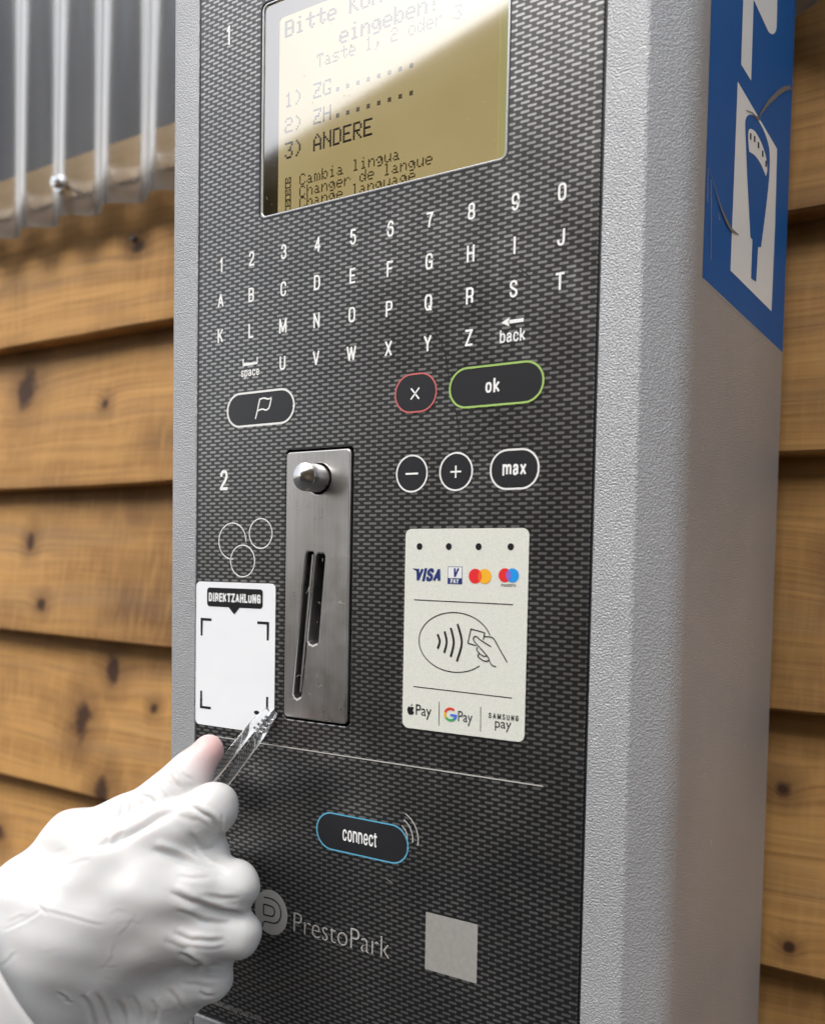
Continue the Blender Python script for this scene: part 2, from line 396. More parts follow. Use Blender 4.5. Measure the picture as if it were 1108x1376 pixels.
GLY = {'A': (.44, '0 1 .5 0|.5 0 1 1|.17 .68 .83 .68'), 'B': (.38, '0 1 0 0|~0 0 .55 0 .88 .06 .97 .23 .88 .4 .55 .47 0 .47|~0 .47 .6 .47 .94 .57 1 .74 .92 .92 .6 1 0 1'), 'C': (.38, G_),
       'D': (.39, '0 1 0 0|~0 0 .45 0 .8 .06 .97 .25 1 .5 .97 .75 .8 .94 .45 1 0 1'), 'E': (.33, '1 0 0 0|0 0 0 1|0 1 1 1|0 .48 .9 .48'), 'F': (.33, '1 0 0 0|0 0 0 1|0 .48 .85 .48'),
       'G': (.39, G_ + '|1 .95 1 .54|1 .54 .58 .54'), 'H': (.39, '0 0 0 1|1 0 1 1|0 .48 1 .48'), 'I': (.05, '.5 0 .5 1'), 'J': (.33, '~1 0 1 .6 .98 .82 .82 .97 .5 1 .18 .97 .02 .82 0 .68'),
       'K': (.40, '0 0 0 1|1 0 0 .62|.35 .42 1 1'), 'L': (.32, '0 0 0 1|0 1 1 1'), 'M': (.53, '0 1 0 0|0 0 .5 .95|.5 .95 1 0|1 0 1 1'), 'N': (.40, '0 1 0 0|0 0 1 1|1 1 1 0'), 'O': (.40, O_), 'P': (.38, '0 1 0 0|' + P_),
       'Q': (.40, O_ + '|.6 .76 1.02 1.06'), 'R': (.39, '0 1 0 0|' + P_ + '|~.45 .55 .8 .6 .93 .75 .94 .92 1 1'), 'S': (.38, S_), 'T': (.40, '0 0 1 0|.5 0 .5 1'), 'U': (.39, '~0 0 0 .62 .03 .85 .2 .98 .5 1 .8 .98 .97 .85 1 .62 1 0'),
       'V': (.42, '0 0 .5 1|.5 1 1 0'), 'W': (.64, '0 0 .25 1|.25 1 .5 .05|.5 .05 .75 1|.75 1 1 0'), 'X': (.42, '0 0 1 1|1 0 0 1'), 'Y': (.44, '0 0 .5 .55|1 0 .5 .55|.5 .55 .5 1'), 'Z': (.38, '0 0 1 0|1 0 0 1|0 1 1 1'),
       '0': (.37, O_), '1': (.2, '~0 .2 .5 .15 .85 0|.9 0 .9 1'), '2': (.36, '~0 .3 .05 .12 .25 .01 .5 0 .8 .03 .97 .18 .93 .36 .7 .55 .3 .75 .05 .92 0 1|0 1 1 1'),
       '3': (.36, '~0 .27 .08 .08 .3 0 .55 0 .85 .07 .95 .23 .85 .41 .45 .46|~.45 .46 .85 .52 1 .72 .9 .92 .6 1 .3 1 .07 .9 0 .7'), '4': (.38, '.72 1 .72 0|.72 0 0 .7|0 .7 1 .7'),
       '5': (.36, '.9 0 .15 0|.15 0 .06 .5|~.06 .5 .3 .38 .6 .37 .9 .46 1 .68 .93 .88 .65 1 .35 1 .08 .9 0 .75'), '6': (.37, SIX), '7': (.36, '0 0 1 0|~1 0 .62 .35 .42 .7 .36 1'),
       '8': (.37, '~.5 .46 .15 .4 .05 .22 .18 .05 .5 0 .82 .05 .95 .22 .85 .4 .5 .46|~.5 .46 .12 .53 0 .74 .12 .94 .5 1 .88 .94 1 .74 .88 .53 .5 .46'), '9': (.37, ''),
       'o': (.35, '~.5 .28 .15 .34 0 .64 .15 .94 .5 1 .85 .94 1 .64 .85 .34 .5 .28'), 'k': (.34, '0 0 0 1|.95 .28 0 .76|.3 .6 1 1'), 'm': (.62, '0 .28 0 1|~0 .45 .15 .3 .32 .28 .48 .36 .5 .55 .5 1|~.5 .45 .65 .3 .82 .28 .98 .36 1 .55 1 1'),
       'a': (.34, '~.05 .48 .15 .32 .45 .28 .8 .33 .9 .5 .9 .85 1 1|~.9 .55 .5 .6 .12 .68 0 .83 .1 .97 .4 1 .75 .93 .9 .78'), 'x': (.36, '0 .28 1 1|1 .28 0 1'), 'b': (.35, '0 0 0 1|' + BW), 'p': (.35, '0 .28 0 1.28|' + BW),
       'c': (.34, '~1 .5 .88 .34 .55 .28 .15 .35 0 .64 .15 .93 .55 1 .88 .94 1 .76'), 's': (.32, ''), 'e': (.35, '~.02 .64 1 .62 .95 .42 .75 .3 .5 .28 .15 .36 0 .64 .15 .93 .5 1 .85 .95 .98 .8'),
       'n': (.35, '0 .28 0 1|~0 .5 .2 .32 .5 .28 .88 .35 1 .55 1 1'), 't': (.16, '~.3 .05 .3 .7 .34 .92 .55 1 1.1 .98|-.3 .3 1.1 .3')}


def glyph(ch, x, y, h, sw, z):
    """strokes of one character, its box from x; returns (verts, faces, advance)"""
    w, spec = GLY[ch]; flip = ch == '9'
    if flip: spec = SIX
    if ch == 's': spec = S_
    V = []; Fc = []; ch_h = h - sw; k_ = 0
    for st_ in spec.split('|'):
        cur = st_[0] == '~'; nums = [float(q_) for q_ in st_.lstrip('~').split()]; P_2 = list(zip(nums[::2], nums[1::2]))
        if ch == 's': P_2 = [(a_, .28 + .72 * e_) for a_, e_ in P_2]
        if flip: P_2 = [(1 - a_, 1 - e_) for a_, e_ in P_2]
        P_2 = [(x + sw / 2 + a_ * w * h, y + sw / 2 + e_ * ch_h) for a_, e_ in P_2]
        if cur: P_2 = smooth(P_2, 4)
        else:
            (a0_, b0_), (a1_, b1_) = P_2[0], P_2[-1]; l_ = math.hypot(a1_ - a0_, b1_ - b0_); e_ = (sw * .5 if (abs(a1_ - a0_) < 1e-6 or abs(b1_ - b0_) < 1e-6) else sw * .22) / l_
            if len(P_2) == 2: P_2 = [(a0_ - (a1_ - a0_) * e_, b0_ - (b1_ - b0_) * e_), (a1_ + (a1_ - a0_) * e_, b1_ + (b1_ - b0_) * e_)]
        vs, fs = ribbon(P_2, sw, z - .0008 * k_); k_ += 1
        o_ = len(V); V += vs; Fc += [tuple(i_ + o_ for i_ in f_2) for f_2 in fs]
    return V, Fc, w * h + sw


def stext(s_, cx, cy, h, weight=.155, z=-.026, gap=.10, width=None, shear=0.0):
    sw = h * weight; tot = sum(GLY[c_][0] * h + sw for c_ in s_) + gap * h * (len(s_) - 1); x = cx - tot / 2; V = []; Fc = []
    for c_ in s_:
        vs, fs, ad = glyph(c_, x, cy - h / 2, h, sw, z); o_ = len(V); V += vs; Fc += [tuple(i_ + o_ for i_ in f_2) for f_2 in fs]; x += ad + gap * h
    if width or shear:
        k_ = width / tot if width else 1.0; zc = W(0, cy, 0).z
        V = [Vector((cx * U + (v_.x - cx * U) * k_ + shear * (v_.z - zc), v_.y, v_.z)) for v_ in V]
    return V, Fc


def boxv(x0, x1, y0, y1, z0, z1):
    V = [W(x, y, z) for z in (z0, z1) for y in (y0, y1) for x in (x0, x1)]
    return V, [(0, 1, 3, 2), (4, 6, 7, 5), (0, 4, 5, 1), (2, 3, 7, 6), (0, 2, 6, 4), (1, 5, 7, 3)]


def wbox(a, c):
    (x0, y0, z0), (x1, y1, z1) = a, c
    V = [Vector((x, y, z)) for z in (z0, z1) for y in (y0, y1) for x in (x0, x1)]
    return V, [(0, 2, 3, 1), (4, 5, 7, 6), (0, 1, 5, 4), (2, 6, 7, 3), (0, 4, 6, 2), (1, 3, 7, 5)]


def tube(path, rad, n=8):
    V = []; Fc = []; up = Vector((0.3, 0.9, 0.2))
    for i, p in enumerate(path):
        t = (path[min(i + 1, len(path) - 1)] - path[max(i - 1, 0)]).normalized()
        a = t.cross(up).normalized(); c = t.cross(a)
        r = rad[i] if hasattr(rad, '__len__') else rad
        for k in range(n): V.append(p + a * r * math.cos(2 * math.pi * k / n) + c * r * math.sin(2 * math.pi * k / n))
    for i in range(len(path) - 1):
        for k in range(n): Fc.append((i * n + k, i * n + (k + 1) % n, (i + 1) * n + (k + 1) % n, (i + 1) * n + k))
    Fc.append(tuple(range(n))[::-1]); Fc.append(tuple(range((len(path) - 1) * n, len(path) * n)))
    return V, Fc


def lathe(prof, cx, cy, n=48):
    """prof: list of (radius, z) in units about an axis normal to the panel"""
    V = []; Fc = []
    for r, z in prof:
        for k in range(n): t = 2 * math.pi * k / n; V.append(W(cx + r * math.cos(t), cy + r * math.sin(t), z))
    for i in range(len(prof) - 1):
        for k in range(n): Fc.append((i * n + k, i * n + (k + 1) % n, (i + 1) * n + (k + 1) % n, (i + 1) * n + k))
    return V, Fc


def obj(name, pieces, parent=None, smooth_=False, fixn=False, **props):
    """pieces: [((verts, faces), material key), ...] joined into one mesh object"""
    base = parent_world(parent)
    V = []; Fc = []; mi = []; mats = []
    for (vs, fs), mk in pieces:
        if mk not in mats: mats.append(mk)
        o = len(V); V += [tuple(Vector(v) - base) for v in vs]; Fc += [tuple(i + o for i in f) for f in fs]; mi += [mats.index(mk)] * len(fs)
    me = bpy.data.meshes.new(name); me.from_pydata(V, [], Fc)
    for mk in mats: me.materials.append(M[mk])
    me.polygons.foreach_set('material_index', mi)
    if fixn:
        bm = bmesh.new(); bm.from_mesh(me); bmesh.ops.recalc_face_normals(bm, faces=bm.faces); bm.to_mesh(me); bm.free()
    if smooth_:
        me.shade_smooth()
        if smooth_ is not True: me.set_sharp_from_angle(angle=RAD(smooth_))
    me.update()
    o = bpy.data.objects.new(name, me); COL.objects.link(o)
    if parent: o.parent = parent
    for k, v in props.items(): o[k] = v
    return o


_base = {}


def parent_world(p):
    while p is not None:
        if p.name in _base: return _base[p.name]
        p = p.parent
    return Vector((0, 0, 0))


def thing(name, loc, label, cat, group=None):
    o = bpy.data.objects.new(name, None); COL.objects.link(o); o.location = loc; o.empty_display_size = 0.05
    _base[o.name] = Vector(loc); o['label'] = label; o['category'] = cat
    if group: o['group'] = group
    return o


# ---------------------------------------------------------------- ground
g = 60
o = obj('ground', [(([(-g, -g, 0), (g, -g, 0), (g, g, 0), (-g, g, 0)], [(0, 1, 2, 3)]), 'ground')]); o['kind'] = 'structure'

# ---------------------------------------------------------------- house across the yard (seen only as a reflection in the display glass)
hy = -5.6


def roofpt(px, py):
    d = ray(px, py); x, y = pp(px, py, 0.1); p0 = W(x, y, 0.1); v = Vector((d[0], -d[2], -d[1])); t = (hy - p0.y) / v.y; return p0 + v * t


ra, rb = roofpt(362, 205), roofpt(690, 2)
k = (rb.z - ra.z) / (rb.x - ra.x); xr = 0.9; xl = ra.x - 0.9; xrr = 2 * xr - xl


def rz(x): return ra.z + k * (min(x, 2 * xr - x) - ra.x)


house = thing('house', (xr, hy - 3, 0), 'yellow brown timber house with low gable across the yard, reflected in display', 'house')
t = 0.30
gab = [(xl + .6, 0), (2 * xr - xl - .6, 0), (2 * xr - xl - .6, rz(xl + .6) - t), (xr, rz(xr) - t), (xl + .6, rz(xl + .6) - t)]
V = [Vector((x, hy - .5, z)) for x, z in gab] + [Vector((x, hy - 6.5, z)) for x, z in gab]; n = len(gab)
obj('wall', [((V, [tuple(range(n))[::-1], tuple(range(n, 2 * n))] + [(i, (i + 1) % n, (i + 1) % n + n, i + n) for i in range(n)]), 'house_wood')], house, fixn=True)
for sgn in (0, 1):
    xs = [xl, xr] if sgn == 0 else [xr, xrr]
    q = [Vector((x, y, rz(x) - dz)) for y in (hy, hy - 7) for x in xs for dz in (0, t)]
    obj('roof', [((q, [(0, 1, 3, 2), (4, 6, 7, 5), (0, 2, 6, 4), (1, 5, 7, 3), (0, 4, 5, 1), (2, 3, 7, 6)]), 'roof')], house, fixn=True)
for x0 in (-3.4, -1.5, 2.2):
    w = obj('window', [(wbox((x0, hy - .5, 1.0), (x0 + 1.2, hy - .44, 2.3)), 'trim')], house)
    obj('pane', [(wbox((x0 + .08, hy - .44, 1.08), (x0 + 1.12, hy - .43, 2.22)), 'win')], w)
obj('door', [(wbox((.1, hy - .5, .02), (1.1, hy - .45, 2.1)), 'trim')], house)

# ---------------------------------------------------------------- timber wall of lapped boards
wall = thing('timber_wall', W(-8, CC[1] + H0 / U, 14), 'wall of lapped brown stained boards behind the parking machine', 'wall')
LIPS = [-3.44, 3.77, 11.45, 19.37, 27.0, 34.6, 42.2, 49.8, 57.4, 65.0, 72.4, 79.3]
TILTS = [.0036, .002, .013, .019, .015, .012]
board_mesh = {}
for i, yb in enumerate(LIPS):
    yt = (LIPS[i - 1] if i else -10.25) - (0.75 if i else 0.0)
    hgt = yb - yt; key = round(hgt, 2)
    zl, th = 12.15, 1.35
    X0, X1, nx = -75, 60, 90
    if key not in board_mesh:
        # wedge section: thick lower lip, thin tucked-under top; long edges waver slightly
        bm = bmesh.new(); rows = []
        rg = random.Random(i * 5 + 1)
        ph = [rg.uniform(0, 6) for _ in range(4)]
        for ix in range(nx + 1):
            x = X0 + (X1 - X0) * ix / nx
            wv = 0.03 * math.sin(x * .11 + ph[0]) + 0.012 * math.sin(x * .47 + ph[1]) + rg.uniform(-.008, .008)
            zz = 0.03 * math.sin(x * .31 + ph[2])
            sec = [(0, zl + zz + .10), (-.10, zl + zz), (-.35, zl + zz + .005), (-hgt / 2, zl + zz + th * (.42 if i else .15)), (-hgt, zl + th * (.80 if i else .3)), (-hgt, zl + th), (0, zl + th)]
            rows.append([bm.verts.new(((x) * U, (z - zl) * U, -(y + (wv if y > -.5 else 0)) * U)) for y, z in sec])
        for a, c in zip(rows, rows[1:]):
            for j in range(7): bm.faces.new((a[j], a[(j + 1) % 7], c[(j + 1) % 7], c[j]))
        bm.faces.new(rows[0]); bm.faces.new(rows[-1][::-1])
        bmesh.ops.recalc_face_normals(bm, faces=bm.faces)
        me = bpy.data.meshes.new('board'); bm.to_mesh(me); bm.free(); me.materials.append(M['wood']); me.shade_smooth(); me.set_sharp_from_angle(angle=RAD(35)); board_mesh[key] = me
    o = bpy.data.objects.new('board', board_mesh[key]); COL.objects.link(o); o.parent = wall
    o.location = W(0, yb, zl) - wall.location; o.rotation_euler = (0, (TILTS + [.01] * 9)[i], 0)
obj('light_backing', [(boxv(-78, 62, -10.0, CC[1] + H0 / U, 13.4, 14.4), 'dark_fill')], wall)  # unseen dark backing added to stop light leaking between the boards
for (x, y) in ((-17.3, -7.6), (-13.2, -6.9), (14.3, -6.6)):
    obj('nail', [(lathe([(0.001, 12.15), (.10, 12.17), (.14, 12.24), (.14, 12.6)], x, y, 12), 'torn')], wall)

# window behind the plastic sheet
win = thing('window', W(-8, -10.3, 13), 'dark window with pale timber bottom rail behind clear corrugated sheet', 'window')
obj('bottom_rail', [(boxv(-78, 62, -12.3, -10.42, 12.4, 14.4), 'pale_wood')], win)
obj('rail_gap', [(boxv(-78, 62, -10.40, -10.28, 12.9, 14.4), 'dark_fill')], win)  # dark box painting in the shaded gap beneath the rail
obj('pane', [(boxv(-78, 62, -60, -12.3, 14.2, 14.5), 'dark_pane')], win)
for x in (-60, -44, 24, 44):
    obj('mullion', [(boxv(x, x + 1.6, -60, -12.3, 13.2, 14.19), 'pale_wood')], win)

# corrugated sheet
sheet = thing('corrugated_sheet', W(-8, -8.8, 11.2), 'clear corrugated plastic sheet hanging over the top of the timber wall', 'plastic sheet')
PIT = 3.0; V = []; Fc = []; xs = np.arange(-70, 58, 0.125); ys = np.linspace(-8.75, -52, 24)
for j, y in enumerate(ys):
    for x in xs:
        phs = 2 * math.pi * (x + 23.4) / PIT; yy = y
        V.append(W(x + 0.10 * math.sin(y * .21), yy, 11.25 - 0.36 * math.cos(phs) + 0.06 * math.sin(x * .4) + (0.0 if j else 0.03 * math.sin(x * 1.3))))
nx = len(xs)
for j in range(len(ys) - 1):
    for i in range(nx - 1): a = j * nx + i; Fc.append((a, a + 1, a + nx + 1, a + nx))
so_ = obj('corrugated_panel', [((V, Fc), 'sheet')], sheet, smooth_=True)
md = so_.modifiers.new('thick', 'SOLIDIFY'); md.thickness = 0.0012
for x in (-44.4, -20.5, 27.5):
    sc = obj('screw', [(lathe([(0.001, 10.35), (.22, 10.38), (.24, 10.5), (.24, 10.62), (.42, 10.66), (.44, 10.8), (.1, 10.9), (.1, 12.5)], x, -10.16, 20), 'chrome')], sheet, smooth_=40)

# ---------------------------------------------------------------- parking machine
mach = thing('parking_machine', W(4.5, CC[1] + H0 / U, 5), 'grey textured parking payment machine with dark dash patterned front panel', 'parking machine')


def fillet(P, rads, n=8):
    out = []
    for i, p in enumerate(P):
        r = rads[i]; p = np.array(p, float)
        if r <= 0: out.append(tuple(p)); continue
        a = np.array(P[i - 1]) - p; c = np.array(P[(i + 1) % len(P)]) - p; a /= np.linalg.norm(a); c /= np.linalg.norm(c)
        ang = math.acos(np.clip(a @ c, -1, 1)); d = r / math.tan(ang / 2); ctr = p + (a + c) / np.linalg.norm(a + c) * r / math.sin(ang / 2)
        s0 = p + a * d - ctr; s1 = p + c * d - ctr; tot = math.atan2(s0[0] * s1[1] - s0[1] * s1[0], s0 @ s1)
        for k in range(n + 1):
            t_ = tot * k / n; out.append((ctr[0] + s0[0] * math.cos(t_) - s0[1] * math.sin(t_), ctr[1] + s0[0] * math.sin(t_) + s0[1] * math.cos(t_)))
    return out


prof = fillet([(-2.36, 11.3), (-2.36, .78), (-1.66, 0), (-.82, 0), (-.82, 1.4), (9.81, 1.4), (9.81, 0), (10.63, 0), (11.35, .82), (11.35, 11.3)],
              [.25, .5, .10, .04, 0, 0, .03, .13, 1.0, .25])
yT, yB = -22.0, CC[1] + (H0 - 0.03) / U
n = len(prof); V = [W(x, y, z) for y in (yT, yB) for x, z in prof]
Fc = [(i, (i + 1) % n, n + (i + 1) % n, n + i) for i in range(n)] + [tuple(range(n))[::-1], tuple(range(n, 2 * n))]
obj('cabinet', [((V, Fc), 'paint')], mach, smooth_=30, fixn=True)
obj('base_plate', [(boxv(-4, 13, yB, CC[1] + H0 / U, -1.2, 12.5), 'paint')], mach)
obj('lower_door', [(flat([rrect(-.79, 19.2, 9.78, 70, .1)], 0.0, .5, .06), 'paint')], mach, smooth_=30)
obj('top_door', [(flat([rrect(-.79, -21.8, 9.78, -10.5, .1)], 0.0, .5, .06), 'paint')], mach, smooth_=30)
HOLE = rrect(1.225, -5.93, 7.80, -.885, .17)
plate_hole = rrect(2.13, 4.67, 4.11, 11.10, .13)
panel = obj('front_panel', [(flat([rrect(-.74, -10.3, 9.755, 19.10, .06), HOLE, plate_hole], -0.02, .5, .02), 'panel')], mach, smooth_=30, label='dark front panel printed with rows of small silver dashes')
obj('gap_strip', [(flat([rrect(-.81, -10.4, 9.805, 19.14, .05), rrect(-.735, -10.3, 9.75, 19.09, .05)], 0.04, .4), 'black')], mach)  # black strip painting in the shaded gap round the panel

# display
obj('display_frame', [(flat([HOLE, rrect(1.295, -5.86, 7.73, -.95, .12)], -0.005, .05, .015), 'chrome')], mach, smooth_=30)
obj('display_liner', [(flat([rrect(1.235, -5.92, 7.79, -.895, .16), rrect(1.265, -5.89, 7.76, -.925, .13)], .05, .5), 'bezel')], mach)
obj('display_well', [(flat([rrect(1.12, -6.04, 7.90, -.78, .17), rrect(1.22, -5.94, 7.80, -.88, .12)], .5, .4), 'bezel')], mach)
obj('display_edge', [(flat([rrect(1.205, -5.95, 7.82, -.865, .18), rrect(1.24, -5.915, 7.785, -.90, .16)], -0.026, .02), 'black')], mach)
lx0, ly0 = pp(377, 24, .69); lx1, _ = pp(671, 100, .69)
obj('display_bezel', [(flat([rrect(.4, -7.0, 8.3, -.2, .1)], .72, .3), 'bezel')], mach)
lcd = obj('lcd_screen', [(flat([rrect(lx0, ly0, lx1, -.3, .06)], .66, .05), 'lcd'), (flat([rrect(lx1 + .002, ly0, lx1 + .6, -.3, .02)], .665, .05), 'lcd_margin')], mach)
obj('lcd_bezel', [(flat([rrect(lx0 - .10, ly0 - .10, 8.2, -.1, .1), rrect(lx0 - .01, ly0 - .01, 8.19, -.11, .06)], .63, .06, .01), 'bezel_grey')], mach)
obj('display_glass', [(flat([rrect(1.305, -5.85, 7.72, -.96, .12)], .03, .0), 'glass')], mach)
F57 = {}
for ln in """! 00005F0000|) 0041221C00|, 0080703000|. 0000606000|1 00427F4000|2 7249494946|3 2141494D33|A 7C1211127C|B 7F4949493E|C 3E41414122|D 7F4141413E|E 7F49494941|G 3E41415173|H 7F0808087F|K 7F08142241|N 7F0408107F|R 7F09192946|T 03017F0103|Z 6159494D43|a 2054547840|b 7F28444438|c 3844444428|d 384444287F|e 3854545418|g 18A4A49C78|h 7F08040478|i 00447D4000|l 00417F4000|m 7C04780478|n 7C08040478|o 3844444438|r 7C08040408|s 4854545424|t 04043F4424|u 3C4040207C|# 7F494E497F""".split('|'):
    F57[ln[0]] = [int(ln[2 + 2 * i:4 + 2 * i], 16) for i in range(5)]


def lcd_line(s, p0, p1, h, mk, fat=0.0):
    """dot matrix text; p0/p1 = pixel centres of its first and last character"""
    z = .605; (x0, y0), (x1, _) = pp(*p0, z), pp(*p1, z); cw = (x1 - x0) / (len(s) - 1); dx = cw / 6.0; dy = h / 7.0; V = []; Fc = []
    for i, ch in enumerate(s):
        for c, col in enumerate(F57.get(ch, [0] * 5)):
            for r in range(8):
                if col >> r & 1:
                    cx = x0 + i * cw + (c - 2) * dx; cy = y0 + (r - 3) * dy; o = len(V); a, e = dx * (.46 + fat), dy * .46
                    V += [W(cx - a, cy - e, z), W(cx - a, cy + e, z), W(cx + a, cy + e, z), W(cx + a, cy - e, z)]; Fc.append((o, o + 1, o + 2, o + 3))
    obj('display_text', [((V, Fc), mk)], lcd)


lcd_line('Bitte Kontrollschild', (389, 38), (695, -70), .40, 'lcd_dark', .25)
lcd_line('eingeben!', (462, 46), (583, 5), .40, 'lcd_dark', .25)
lcd_line('Taste 1, 2 oder 3', (430, 81), (615, 18), .32, 'lcd_brown')
lcd_line('1) ZG........', (388, 134), (551, 91), .36, 'lcd_dark')
lcd_line('2) ZH........', (388, 168), (551, 128), .36, 'lcd_dark')
lcd_line('3) ANDERE', (388, 202), (494, 172), .40, 'lcd_dark', .12)
lcd_line('# Cambia lingua', (387, 246), (532, 208), .27, 'lcd_brown')
lcd_line('# Changer de langue', (387, 262), (576, 214), .27, 'lcd_brown')
lcd_line('# Change language', (387, 277), (553, 238), .27, 'lcd_brown')
V = []; Fc = []
for _ in range(150):
    x, y = random.uniform(1.4, 7.6), -.97 - abs(random.gauss(0, 1.6)); r = random.uniform(.004, .014)
    if y < -5.8: continue
    a = random.uniform(0, 6); o = len(V); e = random.uniform(.5, 2.2)
    V += [W(x + r * e * math.cos(a), y + r * e * math.sin(a), .024), W(x - r * math.sin(a), y + r * math.cos(a), .024), W(x - r * e * math.cos(a), y - r * e * math.sin(a), .024), W(x + r * math.sin(a), y - r * math.cos(a), .024)]; Fc.append((o, o + 1, o + 2, o + 3))
o = obj('dust_specks', [((V, Fc), 'dust')], mach); o['kind'] = 'stuff'

# key legends
ASP = .864
ZP = -0.026                                       # print lies a hair proud of the panel face
rows = ['1234567890', 'ABCDEFGHIJ', 'KLMNOPQRST', '  UVWXYZ']
for r, row in enumerate(rows):
    for c, ch in enumerate(row):
        if ch != ' ': obj('key_legend', [(stext(ch, c, r * ASP, .345, .14, ZP), 'legend')], mach)
obj('key_legend', [(stext('space', .985, 2.71, .21, .14, ZP), 'legend'), (ribbon([(.76, 2.38), (.76, 2.52), (1.21, 2.52), (1.21, 2.38)], .05, ZP), 'legend')], mach)
obj('key_legend', [(stext('back', 8.0, 2.66, .26, .13, ZP), 'legend'), (ribbon([(7.90, 2.38), (8.24, 2.38)], .075, ZP), 'legend'), (flat([[(7.74, 2.38), (7.92, 2.29), (7.92, 2.47)]], ZP), 'legend')], mach)
obj('step_number', [(stext('1', .17, -5.49, .46, .14, ZP), 'legend')], mach)
obj('step_number', [(stext('2', .16, 5.31, .50, .15, ZP), 'legend')], mach)


def button(x0, y0, x1, y1, r, line, sym, lw=.05, lmat=None):
    bt = obj('button', [(flat([rrect(x0, y0, x1, y1, r, 12)], ZP - .004), 'button')], mach)
    obj('outline', [(ribbon(rrect(x0, y0, x1, y1, r, 12), lw, ZP - .010, True), line)], bt)
    obj('symbol', [(s_, lmat or 'legend') for s_ in sym], bt)


ZS = ZP - .012
button(.27, 3.22, 2.37, 4.02, .40, 'white_line', [ribbon(smooth([(1.18, 3.87), (1.24, 3.68), (1.31, 3.42), (1.35, 3.40), (1.45, 3.385), (1.56, 3.415), (1.66, 3.40), (1.69, 3.36)], 5), .036, ZS),
       ribbon(smooth([(1.69, 3.36), (1.62, 3.60), (1.575, 3.655), (1.50, 3.675), (1.40, 3.645), (1.26, 3.67)], 5), .036, ZS)])
button(5.21, 3.22, 6.245, 4.035, .40, 'red_line', [ribbon([(5.61, 3.52), (5.82, 3.76)], .036, ZS), ribbon([(5.61, 3.76), (5.82, 3.52)], .036, ZS)], .035)
button(6.575, 3.22, 8.705, 4.035, .40, 'green_line', [stext('ok', 7.58, 3.63, .29, .16, ZS, .12)], .042)
button(5.28, 4.97, 6.055, 5.755, .387, 'white_line', [ribbon([(5.51, 5.365), (5.83, 5.365)], .04, ZS)], .038)
button(6.375, 4.97, 7.15, 5.755, .387, 'white_line', [ribbon([(6.63, 5.365), (6.89, 5.365)], .036, ZS), ribbon([(6.76, 5.235), (6.76, 5.495)], .036, ZS - .002)], .038)
button(7.58, 4.97, 8.65, 5.765, .38, 'white_line', [stext('max', 8.115, 5.34, .30, .165, ZS, .12, .53)], .04)
button(3.215, 13.17, 5.745, 14.03, .43, 'blue_line', [stext('connect', 4.44, 13.58, .36, .125, ZS, .10, .95)], .036)
for r, a in ((.30, 34), (.44, 36), (.58, 38)):
    obj('signal_arc', [(ribbon(ell(5.42, 13.42, r, r * 1.05, 12, -a - 28, a - 28), .028, ZP), 'dim_line')], mach)
for cx, cy, r, a0, a1 in ((.455, 6.83, .448, 85, 362), (1.375, 6.645, .362, 0, 360), (.80, 7.32, .392, 0, 360)):
    obj('coin_symbol', [(ribbon(ell(cx, cy, r, r, 48, a0, a1), .028, ZP, a1 - a0 >= 360), 'white_line')], mach)
obj('divider_line', [(ribbon([(-.1, 11.79), (8.91, 11.78)], .03, ZP), 'dim_line')], mach)
# thin dark hairlines across the print
for pts in ([(566, 402), (580, 435), (597, 470), (606, 520), (616, 570), (620, 600)], [(692, 548), (684, 551), (668, 560), (648, 580), (634, 592), (628, 608)], [(545, 380), (552, 376)], [(697, 360), (712, 372)]):
    obj('panel_hairline', [(ribbon(smooth([pp(*q) for q in pts], 4), .022, ZP - .003), 'hair')], mach)
for pts in ([(342, 1025), (344, 1040)], [(520, 1180), (528, 1186)]):
    obj('scratch', [(ribbon([pp(*q) for q in pts], .010, ZP - .003), 'dim_line')], mach)

# coin plate
PX0, PX1, PY0, PY1 = 2.19, 4.05, 4.73, 11.04
hc = pp(430.5, 643.5)
sA = [pp(413.5, 745), pp(415.5, 741.5), pp(422.5, 741.5), pp(424.5, 745), pp(407.5, 934), pp(404.5, 938.5), pp(398.5, 938), pp(395.8, 933)]
sB = [pp(427, 748), pp(429.5, 744), pp(437, 744), pp(439, 748), pp(430, 862), pp(427.5, 866.5), pp(418, 866), pp(415.5, 861)]
obj('coin_plate', [(flat([rrect(PX0, PY0, PX1, PY1, .11), ell(hc[0], hc[1], .36), sA, sB], -.07, .40, .03), 'steel')], mach, smooth_=30)
obj('plate_recess', [(flat([rrect(1.9, 4.4, 4.3, 11.4, .1)], .40, .1), 'black')], mach)
obj('lip_highlight', [(ribbon([pp(397.5, 937), pp(402, 940), pp(407, 937)], .05, -.078), 'scuff_glint')], mach)  # pale ribbon painting the highlight along the slot's lower lip
obj('lip_highlight', [(ribbon([pp(417, 865), pp(423, 868), pp(429.5, 865)], .05, -.078), 'scuff_glint')], mach)  # same painted highlight for the shorter slot
obj('slot_guide', [(flat([[pp(418.5, 745), pp(421, 745), pp(404, 930), pp(401.5, 930)]], .02, .3), 'steel')], mach)
L = .64; r = .325
obj('coin_release_button', [(lathe([(.30, .35), (r, .3), (r, -L + .05), (r - .015, -L + .015), (r - .04, -L), (.16, -L - .06), (.03, -L - .10), (0.001, -L - .10)], hc[0], hc[1], 64), 'turned')], mach, smooth_=28)
